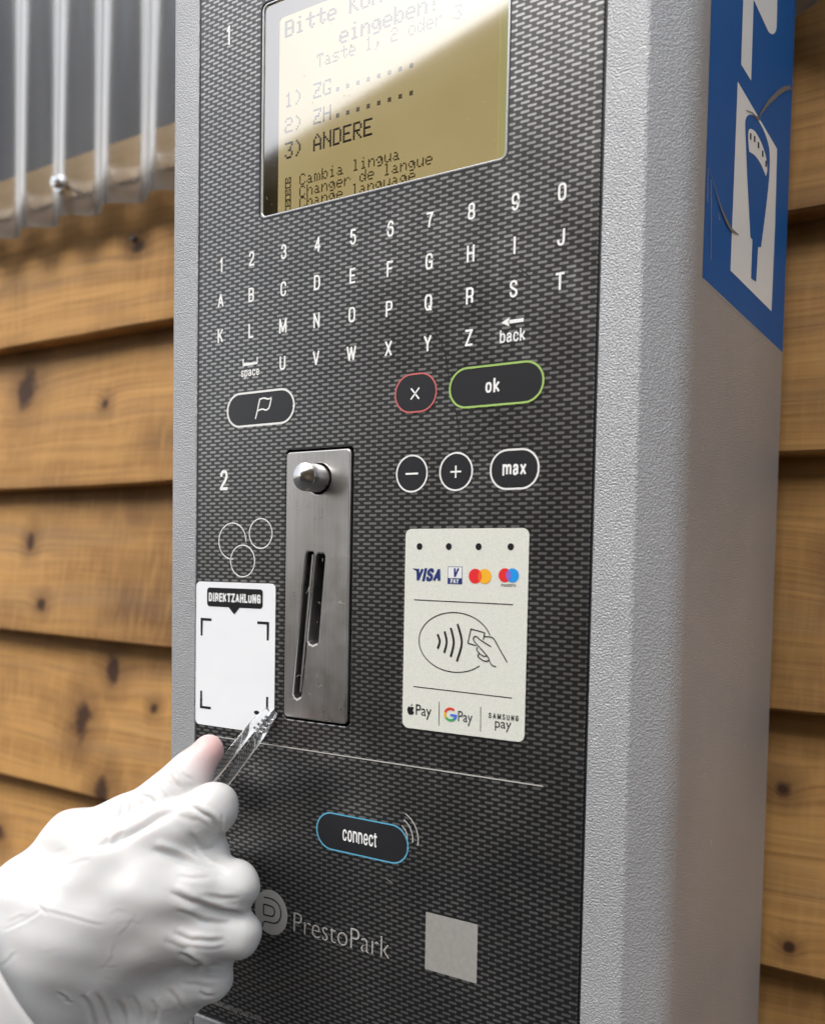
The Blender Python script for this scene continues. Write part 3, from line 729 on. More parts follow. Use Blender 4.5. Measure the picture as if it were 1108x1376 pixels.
for _ in range(26):
    x, y = random.uniform(2.3, 3.9), random.uniform(7.0, 10.9); a = random.choice([random.uniform(-.5, .5), random.uniform(-1.4, -.9)]); l = random.uniform(.04, .22); cv = random.uniform(-.05, .05)
    obj('scratch', [(ribbon(smooth([(x, y), (x + l / 2 * math.cos(a), y + l / 2 * math.sin(a) + cv), (x + l * math.cos(a), y + l * math.sin(a))], 3), random.uniform(.004, .009), -.0735), 'scuff_glint')], mach)

# payment label
ZL = ZP - .014; ZI = ZL - .005
lab = obj('payment_label', [(flat([rrect(5.54, 6.565, 8.483, 10.94, .15)], ZL, .012, .002), 'pearl')], mach, label='pearl grey payment label with card logos')


def lp(u, v): return pp(520 + u / 4.3, 690 + v / 4.3)


obj('indicator_dots', [(flat([ell(x, 6.945, .072)], ZI), 'ink') for x in (5.905, 6.63, 7.343, 8.079)], lab)
obj('rule', [(ribbon([lp(162, 498), lp(733, 526)], .02, ZI), 'ink')], lab)
obj('rule', [(ribbon([lp(157, 998), lp(725, 1065)], .02, ZI), 'ink')], lab)
obj('rule', [(ribbon([lp(306, 1086), lp(304, 1224)], .014, ZI), 'ink')], lab)
obj('rule', [(ribbon([lp(545, 1116), lp(544, 1258)], .014, ZI), 'ink')], lab)
(a0, b0), (a1, b1) = lp(165, 385), lp(323, 388); vt = lp(240, 320)[1]
obj('card_logo', [(stext('VISA', (a0 + a1) / 2, lp(240, 354)[1], .285, .24, ZI, .04, (a1 - a0) * .95, .22), 'navy'), (flat([[lp(150, 318), lp(176, 318), lp(190, 350), lp(174, 332)]], ZI), 'navy')], lab)
x0, y0 = lp(356, 306); x1, y1 = lp(438, 409); ym = y0 + (y1 - y0) * .66
obj('card_logo', [(flat([rrect(x0, y0, x1, y1, .01)], ZI), 'navy'), (flat([rrect(x0 + .012, y0 + .012, x1 - .012, ym, .01)], ZI - .002), 'paper'), (stext('V', (x0 + x1) / 2 + .02, (y0 + ym) / 2 + .005, .21, .22, ZI - .004, .1, None, .2), 'navy'),
                  (stext('PAY', (x0 + x1) / 2, (ym + y1) / 2, .10, .17, ZI - .004), 'paper')], lab)
for (c1, c2, e, m1_, m2_, m3_) in ((lp(514, 362), lp(568, 363), 43, 'lred', 'lyellow', 'lorange'), (lp(685, 357), lp(728, 357), 40, 'lred', 'lblue', 'lviolet')):
    cy = c1[1]; rr = (lp(514, 362 + e)[1] - lp(514, 362 - e)[1]) / 2; d = c2[0] - c1[0]; hh = math.degrees(math.acos(d / 2 / rr))
    lens = ell(c1[0], cy, rr, rr, 14, -hh, hh) + ell(c2[0], cy, rr, rr, 14, 180 - hh, 180 + hh)
    pc = [(flat([ell(c1[0], cy, rr)], ZI), m1_), (flat([ell(c2[0], cy, rr)], ZI - .002), m2_), (flat([lens], ZI - .004), m3_)]
    if m2_ == 'lblue': pc.append((text('maestro', (c1[0] + c2[0]) / 2, lp(705, 412)[1],   .075, .9, .002, ZI, lp(748, 412)[0] - lp(662, 412)[0]), 'ink'))
    obj('card_logo', pc, lab)
ec = lp(394, 744); erx = ec[0] - lp(190, 735)[0]; ery = (lp(400, 917)[1] - lp(390, 572)[1]) / 2
obj('contactless_symbol', [(ribbon(ell(ec[0], ec[1], erx, ery, 70, 46, 342), .022, ZI), 'ink')] +
    [(ribbon(smooth([lp(*q) for q in pts], 6), .05, ZI - .001), 'ink') for pts in ([(297, 697), (309, 738), (297, 780)], [(337, 680), (349, 742), (335, 805)], [(373, 660), (390, 745), (372, 828)], [(412, 638), (436, 745), (408, 853)])], lab)
st = [[(471, 748), (488, 674), (497, 669), (560, 686), (567, 694), (559, 728)], [(471, 748), (520, 762)], [(605, 768), (545, 730), (521, 710), (509, 711), (503, 724), (512, 742), (560, 795), (588, 830), (598, 855), (612, 876), (634, 884)],
      [(567, 710), (600, 712), (620, 722), (640, 755), (698, 858)], [(528, 770), (523, 788), (545, 812), (562, 822), (580, 822)], [(536, 808), (530, 825), (555, 845), (575, 852), (597, 845)]]
obj('hand_symbol', [(ribbon([lp(*q) for q in (s_ if len(s_) < 3 else smooth(s_, 4))], .022, ZI - .003 - .001 * i), 'ink') for i, s_ in enumerate(st)], lab)
ap = lp(142, 1134); q = .082
obj('pay_logo', [(flat([smooth([(ap[0] + q * x, ap[1] + q * y) for x, y in ((0, -.75), (.5, -.95), (.95, -.6), (.7, -.1), (.75, .25), (1.05, .5), (.7, 1.15), (.35, 1.3), (0, 1.18), (-.35, 1.3), (-.75, 1.0), (-1.05, .3), (-1.0, -.4), (-.55, -.9), (0, -.75))], 4)[:-1]], ZI), 'ink'),
                 (flat([[(ap[0] + q * x, ap[1] + q * y) for x, y in ((0, -1.0), (.08, -1.4), (.45, -1.75), (.45, -1.4), (.25, -1.1))]], ZI), 'ink'), (text('Pay', lp(216, 1140)[0], lp(216, 1136)[1], .235, .74, .002, ZI, lp(262, 1140)[0] - lp(172, 1140)[0]), 'ink')], lab)
gc = lp(371, 1160); gr = .135
obj('pay_logo', [(ribbon(ell(gc[0], gc[1], gr, gr * .92, 10, a, e), .056, ZI - .001 * i), c) for i, (a, e, c) in enumerate(((195, 310, 'gred'), (140, 197, 'gyellow'), (50, 142, 'ggreen'), (0, 52, 'gblue')))] +
    [(ribbon([(gc[0], gc[1] + .01), (gc[0] + gr + .025, gc[1] + .01)], .05, ZI - .005), 'gblue'), (text('Pay', lp(456, 1178)[0], lp(456, 1173)[1], .225, .74, .004, ZI, lp(498, 1178)[0] - lp(414, 1178)[0]), 'slate')], lab)
obj('pay_logo', [(stext('SAMSUNG', lp(676, 1175)[0], lp(676, 1174)[1], .115, .17, ZI, .3, lp(762, 1178)[0] - lp(590, 1170)[0]), 'ink'), (text('pay', lp(674, 1220)[0], lp(674, 1212)[1], .20, .85, .001, ZI, lp(721, 1220)[0] - lp(627, 1220)[0]), 'ink')], lab)

# maker's logo, web address, pale patch
lc = (1.835, 15.93); lr = .52
lg = obj('maker_logo', [(flat([ell(lc[0], lc[1], lr, .56)], ZP), 'logo_grey'),
    (ribbon(smooth([(1.60, 15.60), (1.78, 15.59), (1.97, 15.62), (2.10, 15.72), (2.15, 15.90), (2.10, 16.07), (1.97, 16.17), (1.80, 16.19), (1.65, 16.20), (1.585, 16.26), (1.575, 16.36)], 5), .035, ZP - .003), 'ink'),
    (ribbon(smooth([(1.60, 16.03), (1.60, 15.80), (1.61, 15.775), (1.80, 15.775), (1.91, 15.80), (1.955, 15.90), (1.91, 16.0), (1.80, 16.03), (1.60, 16.035)], 5), .035, ZP - .004), 'ink')], mach)
obj('maker_name', [(text('PrestoPark', 3.925, 16.0, .50, .72, -.016, ZP, 2.76), 'thin_grey')], mach)
obj('web_address', [(text('www.iemgroup.com', .70, 18.68, .17, .7, .0, ZP, 1.72), 'dim_line')], mach)
qx0, qy0 = 6.25, 14.97
obj('pale_patch', [(flat([rrect(qx0 - .02, qy0 - .02, qx0 + 1.26, qy0 + 1.26, .02)], ZP), 'pale_patch')], mach, label='plain pale grey square printed low on the panel')

# blue decal on the right side
XD = 11.352


def sp(px, py):
    d = ray(px, py); s_ = (XD - CC[0]) / d[0]; q_ = CC + d * s_; return (q_[2], q_[1])


def s3(u, v): return sp(780 + u / 2.646, v / 2.646)


def s5(u, v): return sp(920 + u / 5.894, v / 5.894)


(zb0, yb0), (zb1, yb1) = sp(943, 373), sp(1049, 472)
dec = obj('side_decal', [(sideflat([[(zb0, -21), (zb0, yb0), (11.02, yb1), (11.02, -21)]], XD + .006), 'vinyl'), (sideribbon([(zb0, yb0 + .02), (11.02, yb1 + .02)], .05, XD + .004), 'dim_line')], mach, label='blue vinyl decal with white parking meter sign')
d2 = XD + .012
tz = s5(447, 0)[0]; tz2 = s5(530, 0)[0]
obj('decal_stripe', [(sideflat([[(tz, -14), s5(438, 512), s5(517, 640), (tz2, -14)]], d2), 'white_vinyl')], dec)
a_, c_ = s5(538, 0), s5(725, 0)
obj('decal_stripe', [(sideflat([[(a_[0] - .3, -9)] + [a_] + smooth([s5(640, 222), s5(660, 258), s5(690, 272), s5(711, 250), s5(719, 215)], 5) + [c_, (c_[0] + .2, -9)]], d2), 'white_vinyl')], dec)
obj('decal_shape', [(sideflat([[s3(555, 290), s3(695, 530), s3(688, 800), s3(675, 1107), s3(529, 962)]], d2), 'white_vinyl')], dec)
obj('decal_shape', [(sideflat([smooth([s3(*q_) for q_ in ((582, 470), (582, 430), (592, 410), (610, 412), (632, 436), (655, 485), (667, 535), (667, 620), (655, 740), (637, 880))], 4) + [s3(627, 878), s3(620, 1002), s3(602, 990), s3(607, 852), s3(600, 845), s3(589, 640)]], d2 + .005), 'vinyl')], dec)
obj('decal_shape', [(sideflat([smooth([s3(*q_) for q_ in ((594, 540), (591, 500), (592, 466), (601, 459), (618, 472), (638, 510), (653, 555), (659, 600), (654, 628))], 4) + smooth([s3(654, 628), s3(636, 585), s3(616, 555), s3(594, 540)], 4)[1:-1]], d2 + .010), 'white_vinyl')], dec)
for (u, v) in ((599, 485), (613, 494), (627, 516), (642, 546), (654, 582)):
    obj('decal_mark', [(sideflat([[s3(u - 2.6, v - 11), s3(u + 2.6, v - 9), s3(u + 2.6, v + 13), s3(u - 2.6, v + 11)]], d2 + .014), 'ink')], dec)
for pts, w_ in (([(626, 422), (637, 400), (662, 365), (695, 333), (720, 316), (738, 312), (744, 320)], [.03, .07, .12, .14, .13, .10, .03]), ([(583, 393), (603, 402), (618, 418), (632, 424)], [.02, .03, .07, .08]), ([(446, 580), (458, 622), (475, 680), (492, 738), (512, 785), (530, 818), (556, 836)], [.02, .02, .03, .07, .11, .08, .02])):
    obj('tear', [(sideribbon([s3(*q_) for q_ in pts], w_, d2 + .018), 'torn')], dec)
for pts in ([(457, 640), (458, 760), (456, 925)], [(446, 600), (444, 720)], [(484, 760), (488, 785)]):
    obj('tear', [(sideribbon([s3(*q_) for q_ in pts], .025, d2 + .018), 'dim_line')], dec)
for px, py in ((945, 1039), (955, 1128), (1000, 1000), (943, 600), (896, 590), (1010, 862)):
    z0, y0 = sp(px, py); obj('scratch', [(sideribbon([(z0, y0), (z0 + .02, y0 + random.uniform(.05, .22))], .03, XD + .004), 'scuff_glint')], mach)

rs = random.Random(5)
for px, py in ((847, 1277), (850, 1279), (843, 1276), (797, 1340), (868, 60), (862, 330), (246, 640), (240, 860)):     # knocks on the front frame
    x0, y0 = pp(px, py); x0 = min(x0, 10.50) if px > 500 else max(x0, -1.5); a = rs.uniform(-.4, .9)
    obj('scratch', [(ribbon(smooth([(x0, y0), (x0 + .04, y0 + .03 * a), (x0 + .09, y0 + .10 * a)], 3), [.012] * 3 + [.022] * 3 + [.008], -.004), 'scuff_glint')], mach)

# ---------------------------------------------------------------- sticker being lifted
stk = thing('payment_sticker', W(.6, 11.5, -.03), 'white payment sticker with black header, one corner lifted by tweezers', 'sticker')
SX0, SX1, SY0, SY1 = -.745, 1.88, 7.86, 11.53
r = .13
out = [p_ for p_ in rrect(SX0, SY0, SX1, SY1, r, 6) if not (p_[0] > SX1 - r - .001 and p_[1] > SY1 - r - .001)]
i0 = next(i for i, p_ in enumerate(out) if p_[1] > SY1 - .01)
out = out[:i0] + [(SX1, 10.90), (1.40, SY1)] + out[i0:]
zs = -.045
obj('sticker_sheet', [(flat([out], zs, .016, .003), 'sticker')], stk)
V = [W(SX1, 10.90, zs), W(1.40, SY1, zs), W(1.56, 11.40, zs - .16), W(1.83, 11.08, zs - .16), W(1.66, 11.19, zs - .30)]
obj('lifted_corner', [((V, [(0, 1, 2, 3), (3, 2, 4)]), 'sticker')], stk)
zk = zs - .004


def kp(u, v): return pp(255 + u / 6.554, 780 + v / 6.554)


hx0, hy0 = kp(166, 60)[0], kp(300, 66)[1]; hx1, hy1 = kp(655, 150)[0], kp(400, 238)[1]
hd = obj('header', [(flat([rrect(hx0, hy0, hx1, hy1, .09)], zk), 'ink'), (flat([[kp(355, 236), kp(452, 238), kp(404, 300)]], zk - .002), 'ink')], stk)
obj('header_text', [(stext('DIREKTZAHLUNG', (hx0 + hx1) / 2, (hy0 + hy1) / 2, .22, .22, zk - .005, .10, (hx1 - hx0) * .93), 'paper')], hd)
bx0, by0 = kp(118, 340); bx1, by1 = kp(700, 370)[0], kp(118, 1112)[1]
for cx, cy, sx_, sy_ in ((bx0, by0, 1, 1), (bx1, by0, -1, 1), (bx0, by1, 1, -1)):
    obj('corner_bracket', [(ribbon([(cx + sx_ * .34, cy), (cx, cy), (cx, cy + sy_ * .42)], .065, zk), 'ink')], stk)
obj('corner_bracket', [(ribbon([(bx1, by1 - .46), (bx1, by1 - .10)], .065, zk), 'ink'), (flat([ell(bx1 - .33, by1 - .04, .09, .05)], zk), 'ink')], stk)

# ---------------------------------------------------------------- tweezers
twz = thing('tweezers', at(280, 1060, 1.2), 'clear plastic tweezers pinched in gloved hand, gripping the sticker corner', 'tweezers')
view = Vector(W(*CC))


def blade(pts, wid, thk, n=8):
    P = [at(*p_) for p_ in smooth(pts, n)]; m_ = len(P); V = []; Fc = []
    for i, p_ in enumerate(P):
        t_ = (P[min(i + 1, m_ - 1)] - P[max(i - 1, 0)]).normalized(); vd = (view - p_).normalized(); sd_ = t_.cross(vd).normalized(); nn = sd_.cross(t_).normalized()
        f = i / (m_ - 1); w_ = np.interp(f, [0, .6, 1], wid) / 2 * U; h_ = np.interp(f, [0, .6, 1], thk) / 2 * U
        for a_, e_ in ((-1, -.55), (-.75, -1), (.75, -1), (1, -.55), (1, .55), (.75, 1), (-.75, 1), (-1, .55)): V.append(p_ + sd_ * w_ * a_ + nn * h_ * e_)
    for i in range(m_ - 1):
        for k_ in range(8): Fc.append((i * 8 + k_, i * 8 + (k_ + 1) % 8, (i + 1) * 8 + (k_ + 1) % 8, (i + 1) * 8 + k_))
    Fc += [tuple(range(8))[::-1], tuple(range((m_ - 1) * 8, m_ * 8))]
    return V, Fc


obj('arm', [(blade([(250, 1082, 1.75), (279, 1052, 1.60), (305, 1019, 1.30), (332, 985, .85), (352, 963, .38), (361, 955, .16)], (.26, .23, .20), (.11, .10, .08)), 'clear')], twz, smooth_=40, fixn=True)
obj('arm', [(blade([(268, 1092, 1.35), (301, 1052, 1.15), (326, 1019, .92), (349, 988, .58), (363, 966, .24), (369, 955, .10)], (.26, .23, .20), (.11, .10, .08)), 'clear')], twz, smooth_=40, fixn=True)
for i in range(4):
    f = i * .9; c = at(341 + 5.5 * f, 977 - 5.5 * f, .72 - .1 * i); e_ = at(352 + 5.5 * f, 984 - 6 * f, .60 - .1 * i)
    obj('grip_ridge', [(tube([c, e_], .0006, 6), 'clear')], twz, smooth_=True)


# ---------------------------------------------------------------- gloved hand (one continuous surface from a distance field)
def J(px, py, d, r): return (np.array(at(px, py, d)), r * 0.001)


def capsules(chain):
    return [(a, c) for a, c in zip(chain, chain[1:])]


INDEX = [J(150, 1160, 3.7, 13.2), J(215, 1122, 3.0, 12.4), J(286, 1086, 2.3, 10.4), J(270, 1092, 1.05, 9.2), J(262, 1068, .95, 8.2)]
MIDDLE = [J(190, 1203, 3.6, 13.0), J(255, 1195, 2.9, 12.2), J(315, 1190, 2.2, 10.1), J(296, 1190, .9, 9.4), J(225, 1180, 1.1, 8.6)]
RING = [J(214, 1252, 3.3, 12.8), J(266, 1254, 2.8, 12.0), J(318, 1255, 2.2, 9.9), J(300, 1262, 1.0, 9.2), J(228, 1245, 1.3, 8.4)]
PINKY = [J(205, 1314, 2.9, 12.4), J(246, 1315, 2.6, 11.4), J(280, 1313, 2.25, 10.0), J(268, 1325, 1.3, 8.4), J(215, 1305, 1.5, 7.6)]
THUMB = [J(-22, 1290, 5.2, 18.0), J(36, 1209, 4.6, 15.5), J(100, 1131, 3.8, 12.8), J(165, 1108, 3.1, 11.2), J(222, 1074, 2.5, 10.2), J(253, 1043, 2.0, 9.4), J(280, 1008, 1.6, 7.2)]
PALM = [[J(-20, 1300, 5.4, 21), J(60, 1225, 4.5, 17), J(150, 1160, 3.7, 13.2)], [J(-15, 1330, 5.4, 22), J(80, 1265, 4.5, 18), J(190, 1203, 3.6, 13.0)],
        [J(5, 1372, 4.8, 22), J(105, 1312, 4.0, 18), J(214, 1252, 3.3, 12.8)], [J(35, 1412, 4.1, 21), J(115, 1366, 3.4, 18), J(205, 1314, 2.9, 12.4)],
        [J(60, 1240, 3.8, 17), J(170, 1240, 2.6, 15)], [J(100, 1400, 3.6, 19), J(205, 1335, 2.6, 13)], [J(-20, 1345, 5.4, 27), J(-200, 1500, 7.4, 33)], [J(20, 1385, 4.9, 24), J(-150, 1530, 7.0, 31)],
        [J(280, 1143, 2.2, 9.2), J(225, 1160, 3.0, 11.0)], [J(232, 1345, 2.5, 11.0), J(180, 1395, 2.9, 15)]]
allj = [p_ for ch in [INDEX, MIDDLE, RING, PINKY, THUMB] + PALM for p_ in ch]
lo = np.min([p_ - r_ for p_, r_ in allj], 0) - .006; hi = np.max([p_ + r_ for p_, r_ in allj], 0) + .006
STEP = 0.00075


def sd_cone(Pt, A, B):
    (a, ra_), (c, rb_) = A, B
    ba = (c - a).astype(np.float32); pa = Pt - a.astype(np.float32); h_ = np.clip((pa @ ba) / float(ba @ ba), 0, 1)
    h2 = h_ * h_ * (3 - 2 * h_) * .35 + h_ * .65
    return np.sqrt(((pa - h_[:, None] * ba) ** 2).sum(1)) - (ra_ + (rb_ - ra_) * h2).astype(np.float32)


def smin(a, c, k_):
    h_ = np.clip(.5 + .5 * (c - a) / k_, 0, 1); return c + (a - c) * h_ - k_ * h_ * (1 - h_)


def chain_sd(Pt, ch, k_=.004):
    d = None
    for A, B in capsules(ch):
        e_ = sd_cone(Pt, A, B); d = e_ if d is None else smin(d, e_, k_)
    return d


def hand_sd(Pt):
    palm = None
    for ch in PALM: e_ = chain_sd(Pt, ch, .008); palm = e_ if palm is None else smin(palm, e_, .014)
    th = chain_sd(Pt, THUMB, .006); t0, t1 = THUMB[1][0], THUMB[4][0]
    u_ = np.clip(((Pt - t0.astype(np.float32)) @ (t1 - t0).astype(np.float32)) / float((t1 - t0) @ (t1 - t0)), 0, 1); kt = .015 - .0135 * u_
    fg = None
    for ch in (INDEX, MIDDLE, RING, PINKY):
        e_ = chain_sd(Pt, ch, .0045); fg = e_ if fg is None else smin(fg, e_, .0058)
    return smin(smin(palm, fg, .0065), th, kt)


def surface_nets():
    n_ = np.ceil((hi - lo) / STEP).astype(int) + 1
    gx, gy, gz = [lo[i] + STEP * np.arange(n_[i]) for i in range(3)]
    # coarse pass to skip empty blocks
    B = 8; D = np.full(n_, 0.02, np.float32)
    nb = np.ceil(n_ / B).astype(int)
    cx_, cy_, cz_ = np.meshgrid(*[lo[i] + STEP * (np.arange(nb[i]) * B + B / 2) for i in range(3)], indexing='ij')
    cd = hand_sd(np.stack([cx_, cy_, cz_], -1).reshape(-1, 3).astype(np.float32)).reshape(nb)
    D_sign = np.repeat(np.repeat(np.repeat(cd, B, 0), B, 1), B, 2)[:n_[0], :n_[1], :n_[2]]; D[:] = D_sign
    act = np.argwhere(np.abs(cd) < STEP * B * 1.35)
    loc = np.stack(np.meshgrid(*[np.arange(B)] * 3, indexing='ij'), -1).reshape(-1, 3)
    for s0 in range(0, len(act), 3000):
        idx = (act[s0:s0 + 3000, None, :] * B + loc[None]).reshape(-1, 3); idx = idx[(idx < n_).all(1)]
        D[idx[:, 0], idx[:, 1], idx[:, 2]] = hand_sd((lo + idx * STEP).astype(np.float32))
    ins = D < 0
    c8 = [ins[i:n_[0] - 1 + i, j:n_[1] - 1 + j, k_:n_[2] - 1 + k_] for i in (0, 1) for j in (0, 1) for k_ in (0, 1)]
    cnt = sum(c.astype(np.int8) for c in c8); cell = np.argwhere((cnt > 0) & (cnt < 8))
    vid = np.full(np.array(n_) - 1, -1, np.int64); vid[cell[:, 0], cell[:, 1], cell[:, 2]] = np.arange(len(cell))
    acc = np.zeros((len(cell), 3)); num = np.zeros(len(cell))
    cor = [(i, j, k_) for i in (0, 1) for j in (0, 1) for k_ in (0, 1)]
    for a in range(8):
        for ax_ in range(3):
            if cor[a][ax_] == 0:
                e_ = list(cor[a]); e_[ax_] = 1
                pa = cell + cor[a]; pb = cell + e_; da = D[tuple(pa.T)]; db = D[tuple(pb.T)]; cr = (da < 0) != (db < 0)
                t_ = np.where(cr, da / np.where(cr, da - db, 1), 0); pt = pa + (pb - pa) * t_[:, None]; acc[cr] += pt[cr]; num[cr] += 1
    V_ = lo + acc / num[:, None] * STEP; F_ = []
    for ax_ in range(3):
        o1, o2 = [(1, 2), (2, 0), (0, 1)][ax_]
        sl0 = [slice(1, -1)] * 3; sl0[ax_] = slice(0, -1); sl1 = [slice(1, -1)] * 3; sl1[ax_] = slice(1, None)
        a = ins[tuple(sl0)]; c = ins[tuple(sl1)]; off = np.array([1, 1, 1]); off[ax_] = 0
        for flip, mask in ((False, a & ~c), (True, c & ~a)):
            q_ = np.argwhere(mask) + off; e1 = np.zeros(3, int); e1[o1] = 1; e2 = np.zeros(3, int); e2[o2] = 1
            q4 = [vid[tuple((q_ - x_).T)] for x_ in (e1 + e2, e2, 0 * e1, e1)]; F_.append(np.stack(q4 if not flip else q4[::-1], 1))
    return V_, np.concatenate(F_)


HV, HF = surface_nets()
ok = (HF >= 0).all(1); HF = HF[ok]


def vnormals(V_, F_):
    nrm = np.cross(V_[F_[:, 2]] - V_[F_[:, 0]], V_[F_[:, 3]] - V_[F_[:, 1]]); out_ = np.zeros_like(V_)
    for k_ in range(4): np.add.at(out_, F_[:, k_], nrm)
    return out_ / (np.linalg.norm(out_, axis=1, keepdims=True) + 1e-12)


def relax(V_, F_, it, f=.5):
    E_ = np.concatenate([F_[:, [i, (i + 1) % 4]] for i in range(4)]); deg = np.zeros(len(V_)); np.add.at(deg, E_[:, 0], 1); np.add.at(deg, E_[:, 1], 1)
    for _ in range(it):
        s_ = np.zeros_like(V_); np.add.at(s_, E_[:, 0], V_[E_[:, 1]]); np.add.at(s_, E_[:, 1], V_[E_[:, 0]]); V_ = V_ * (1 - f) + f * s_ / deg[:, None]
    return V_


HV = relax(HV, HF, 4)
HN = vnormals(HV, HF)


def to_px(V_):
    q_ = np.stack([V_[:, 0] / U, (H0 - V_[:, 2]) / U + CC[1], V_[:, 1] / U], 1) - CC
    c_ = q_ @ RM.T; return np.stack([CXP + FPX * c_[:, 0] / c_[:, 2], CYP + FPX * c_[:, 1] / c_[:, 2]], 1), c_[:, 2]


def wrinkles(V_, N_, specs):
    px, dep = to_px(V_); vw = np.array(view) - V_; vw /= np.linalg.norm(vw, axis=1, keepdims=True); facing = (N_ * vw).sum(1) > -.05
    fidx = np.where(facing)[0]; fp = px[fidx]; fd = dep[fidx]; disp = np.zeros(len(V_))
    for pts, A, w_ in specs:
        P_ = smooth(pts, 8); P3 = []
        for q_ in P_:
            m_ = ((fp - q_) ** 2).sum(1) < 16
            if m_.any(): c_ = fidx[m_]; P3.append(V_[c_[np.argmin(fd[m_])]])
        if len(P3) < 2: continue
        P3 = np.array(P3); P3 = np.vstack([P3[:1], (P3[:-2] + P3[1:-1] + P3[2:]) / 3, P3[-1:]]) if len(P3) > 3 else P3
        near = np.where(((V_ - P3.mean(0)) ** 2).sum(1) < (np.ptp(P3, 0).max() * .8 + .02) ** 2)[0]
        best = np.full(len(near), 1e9); bt = np.zeros(len(near)); side = np.zeros(len(near)); n_ = len(P3) - 1
        for i in range(n_):
            a = P3[i]; e_ = P3[i + 1] - a; h_ = np.clip(((V_[near] - a) @ e_) / (e_ @ e_ + 1e-15), 0, 1); dv = V_[near] - a - h_[:, None] * e_; d = np.linalg.norm(dv, axis=1)
            u_ = d < best; best[u_] = d[u_]; bt[u_] = (i + h_[u_]) / n_
            side[u_] = np.sign((np.cross(e_, dv) * N_[near]).sum(1))[u_]
        taper = np.clip(np.minimum(bt, 1 - bt) / .22, 0, 1) ** .7 * .9 + .1
        ww = w_ * .00088; x_ = best / ww
        prof_ = -np.exp(-1.3 * x_ ** 1.35) + .38 * np.exp(-((x_ - 2.0) / 1.1) ** 2) * (1 + .7 * side)
        disp[near] += A * .001 * taper * prof_
    return V_ + N_ * disp[:, None]


WR = [([(224, 1026), (232, 1044), (246, 1058)], .9, 1.2), ([(232, 1022), (244, 1036), (262, 1046)], .45, .9), ([(206, 1042), (216, 1060), (232, 1074)], .6, 1.1), ([(160, 1068), (165, 1082), (160, 1098)], .8, 1.2),
      ([(171, 1064), (177, 1078), (175, 1092)], .5, 1.0), ([(126, 1080), (132, 1094), (128, 1112)], .7, 1.3), ([(136, 1076), (160, 1072), (182, 1060)], .35, 1.1), ([(184, 1064), (200, 1070), (214, 1082)], .35, 1.0),
      ([(118, 1136), (150, 1128), (178, 1116), (206, 1100), (234, 1084)], 1.6, 2.2), ([(150, 1133), (156, 1122), (168, 1114)], .6, 1.0), ([(142, 1128), (150, 1116), (160, 1108)], .4, .9),
      ([(258, 1082), (278, 1094), (294, 1112), (304, 1126)], 1.1, 1.2), ([(286, 1106), (292, 1114), (298, 1126)], .5, .8), ([(302, 1096), (300, 1110), (297, 1122)], .5, .8), ([(238, 1092), (262, 1100), (280, 1116)], .35, 1.4),
      ([(258, 1122), (268, 1134), (282, 1138), (300, 1132)], 1.0, 1.6), ([(206, 1140), (238, 1150), (272, 1160), (306, 1170)], 1.5, 1.7), ([(262, 1140), (272, 1150), (284, 1158)], .6, 1.1),
      ([(236, 1172), (262, 1178), (286, 1176)], .4, 1.2), ([(232, 1198), (262, 1214), (300, 1227), (336, 1229)], 1.5, 1.7), ([(262, 1200), (296, 1208), (326, 1207)], .4, 1.1), ([(240, 1226), (276, 1237), (312, 1238)], .7, 1.2),
      ([(236, 1252), (262, 1262), (304, 1264)], .8, 1.2), ([(250, 1272), (280, 1277), (306, 1274)], .35, 1.0), ([(224, 1262), (238, 1272), (258, 1282)], .4, 1.4),
      ([(244, 1284), (266, 1298), (292, 1307), (314, 1305)], 1.5, 1.6), ([(246, 1318), (266, 1322), (290, 1328)], .5, 1.2), ([(268, 1336), (280, 1342), (290, 1340)], .7, 1.0),
      ([(56, 1219), (96, 1230), (144, 1243)], .3, .7), ([(57, 1220), (32, 1234), (4, 1247)], .28, .7), ([(50, 1210), (56, 1218), (64, 1226)], .3, .7), ([(66, 1166), (96, 1158), (120, 1152)], .2, 1.0), ([(10, 1238), (24, 1230), (34, 1228)], .22, .7),
      ([(80, 1336), (90, 1346), (98, 1352)], .6, .8), ([(112, 1340), (122, 1356), (130, 1380)], .8, 1.3), ([(132, 1336), (140, 1356), (150, 1384)], .8, 1.2), ([(158, 1344), (166, 1360), (172, 1386)], .9, 1.4), ([(180, 1342), (188, 1360), (192, 1384)], .8, 1.3),
      ([(204, 1346), (210, 1360), (212, 1380)], .6, 1.2), ([(0, 1300), (14, 1286), (22, 1276)], .35, .8), ([(226, 1332), (238, 1346), (246, 1360)], .4, 1.2)]
rw = random.Random(11)
for _ in range(34):                                # fine tension lines in the rubber
    x_, y_ = rw.uniform(0, 320), rw.uniform(1050, 1370); a_ = RAD(rw.gauss(-28, 30)) if x_ < 200 else RAD(rw.gauss(14, 28)); l_ = rw.uniform(10, 38)
    WR.append(([(x_, y_), (x_ + l_ * .5 * math.cos(a_) + rw.uniform(-2, 2), y_ + l_ * .5 * math.sin(a_) + rw.uniform(-2.5, 2.5)), (x_ + l_ * math.cos(a_), y_ + l_ * math.sin(a_))], rw.uniform(.04, .12), rw.uniform(.6, 1.0)))
HV = wrinkles(HV, HN, WR)
HN = vnormals(HV, HF)
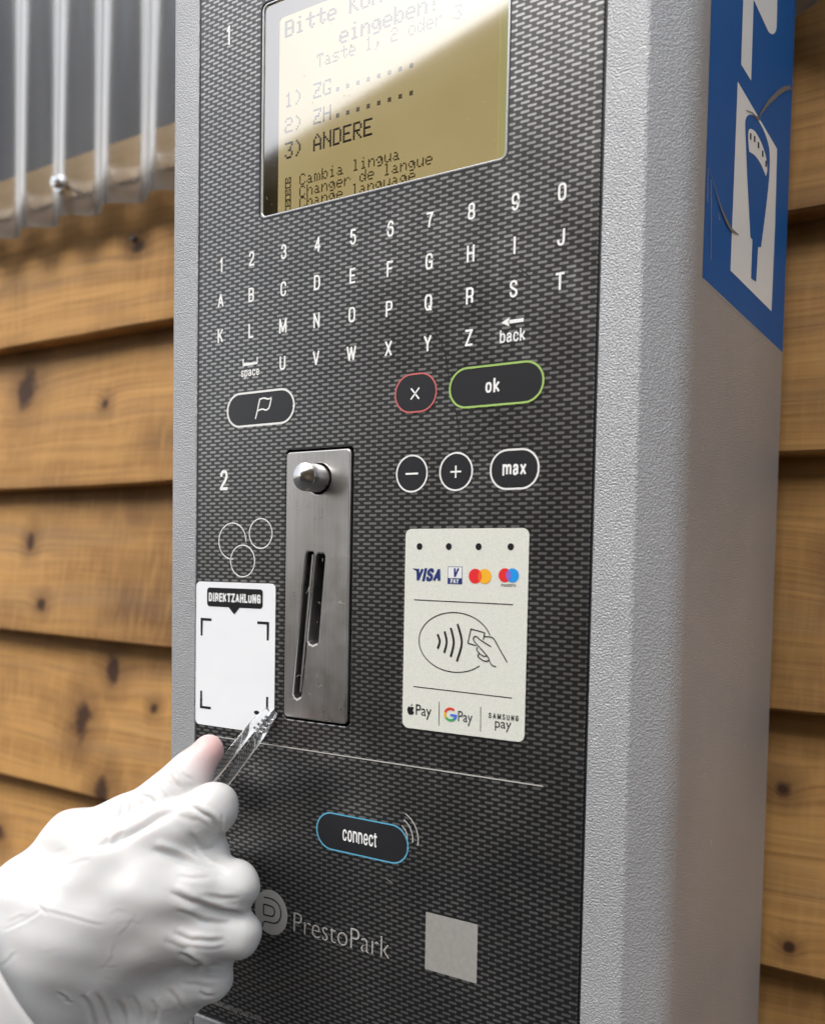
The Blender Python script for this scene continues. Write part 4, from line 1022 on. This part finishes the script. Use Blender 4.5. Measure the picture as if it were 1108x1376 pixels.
# broad looseness of the rubber over the back of the hand
ph_ = HV * 1000
HV = HV + HN * (0.00016 * (np.sin(ph_[:, 0] * .31 + 1.3 * np.sin(ph_[:, 2] * .17)) + np.sin(ph_[:, 2] * .43 + ph_[:, 1] * .21 + 1.1)))[:, None]
HV = relax(HV, HF, 1, .25)
wc = np.array(at(-20, 1345, 5.4))
hand = thing('gloved_hand', Vector(wc), 'hand in wrinkled white latex glove pinching clear tweezers beside the sticker', 'hand')
me = bpy.data.meshes.new('glove'); me.from_pydata((HV - wc).tolist(), [], HF.tolist()); me.materials.append(M['latex']); me.shade_smooth()
tip = np.array(at(290, 1004, 1.6)); sk = np.clip(1 - np.linalg.norm((HV - tip), axis=1) / .021, 0, 1) ** 1.1
pxv, _ = to_px(HV)
thn = sum(np.exp(-(((pxv - c_) ** 2).sum(1)) / s_ ** 2) * a_ for c_, s_, a_ in (((224, 1240), 30, .5), ((205, 1290), 26, .6), ((240, 1050), 26, .5), ((160, 1290), 50, .3)))
for nm, arr in (('skin', sk), ('thin', np.clip(thn, 0, 1))):
    a_ = me.attributes.new(nm, 'FLOAT', 'POINT'); a_.data.foreach_set('value', arr.astype(np.float32))
o = bpy.data.objects.new('glove', me); COL.objects.link(o); o.parent = hand
# cuff: a looser second layer round the wrist
c0, c1 = Vector(at(52, 1312, 4.9)), Vector(at(-170, 1492, 7.1)); axd = (c1 - c0).normalized(); e1 = axd.cross((view - c0).normalized()).normalized(); e2 = axd.cross(e1)
V = []; Fc = []; n = 72; prof_ = [(-.0005, -.0028), (-.0022, -.001), (-.0016, .0006), (.0006, .0008), (.004, .0002), (.02, .0012), (.05, .002), (.09, .002)]
for h_, dr in prof_:
    for k_ in range(n):
        t_ = 2 * math.pi * k_ / n; rr = .0425 + dr + .0006 * math.sin(3 * t_ + h_ * 60) + .0004 * math.sin(7 * t_ + 1)
        V.append(c0 + axd * (h_ + .002 * math.sin(2 * t_)) + e1 * rr * 1.25 * math.cos(t_) + e2 * rr * .76 * math.sin(t_))
for i in range(len(prof_) - 1):
    for k_ in range(n): Fc.append((i * n + k_, i * n + (k_ + 1) % n, (i + 1) * n + (k_ + 1) % n, (i + 1) * n + k_))
obj('cuff', [((V, Fc), 'latex')], hand, smooth_=True, fixn=True)
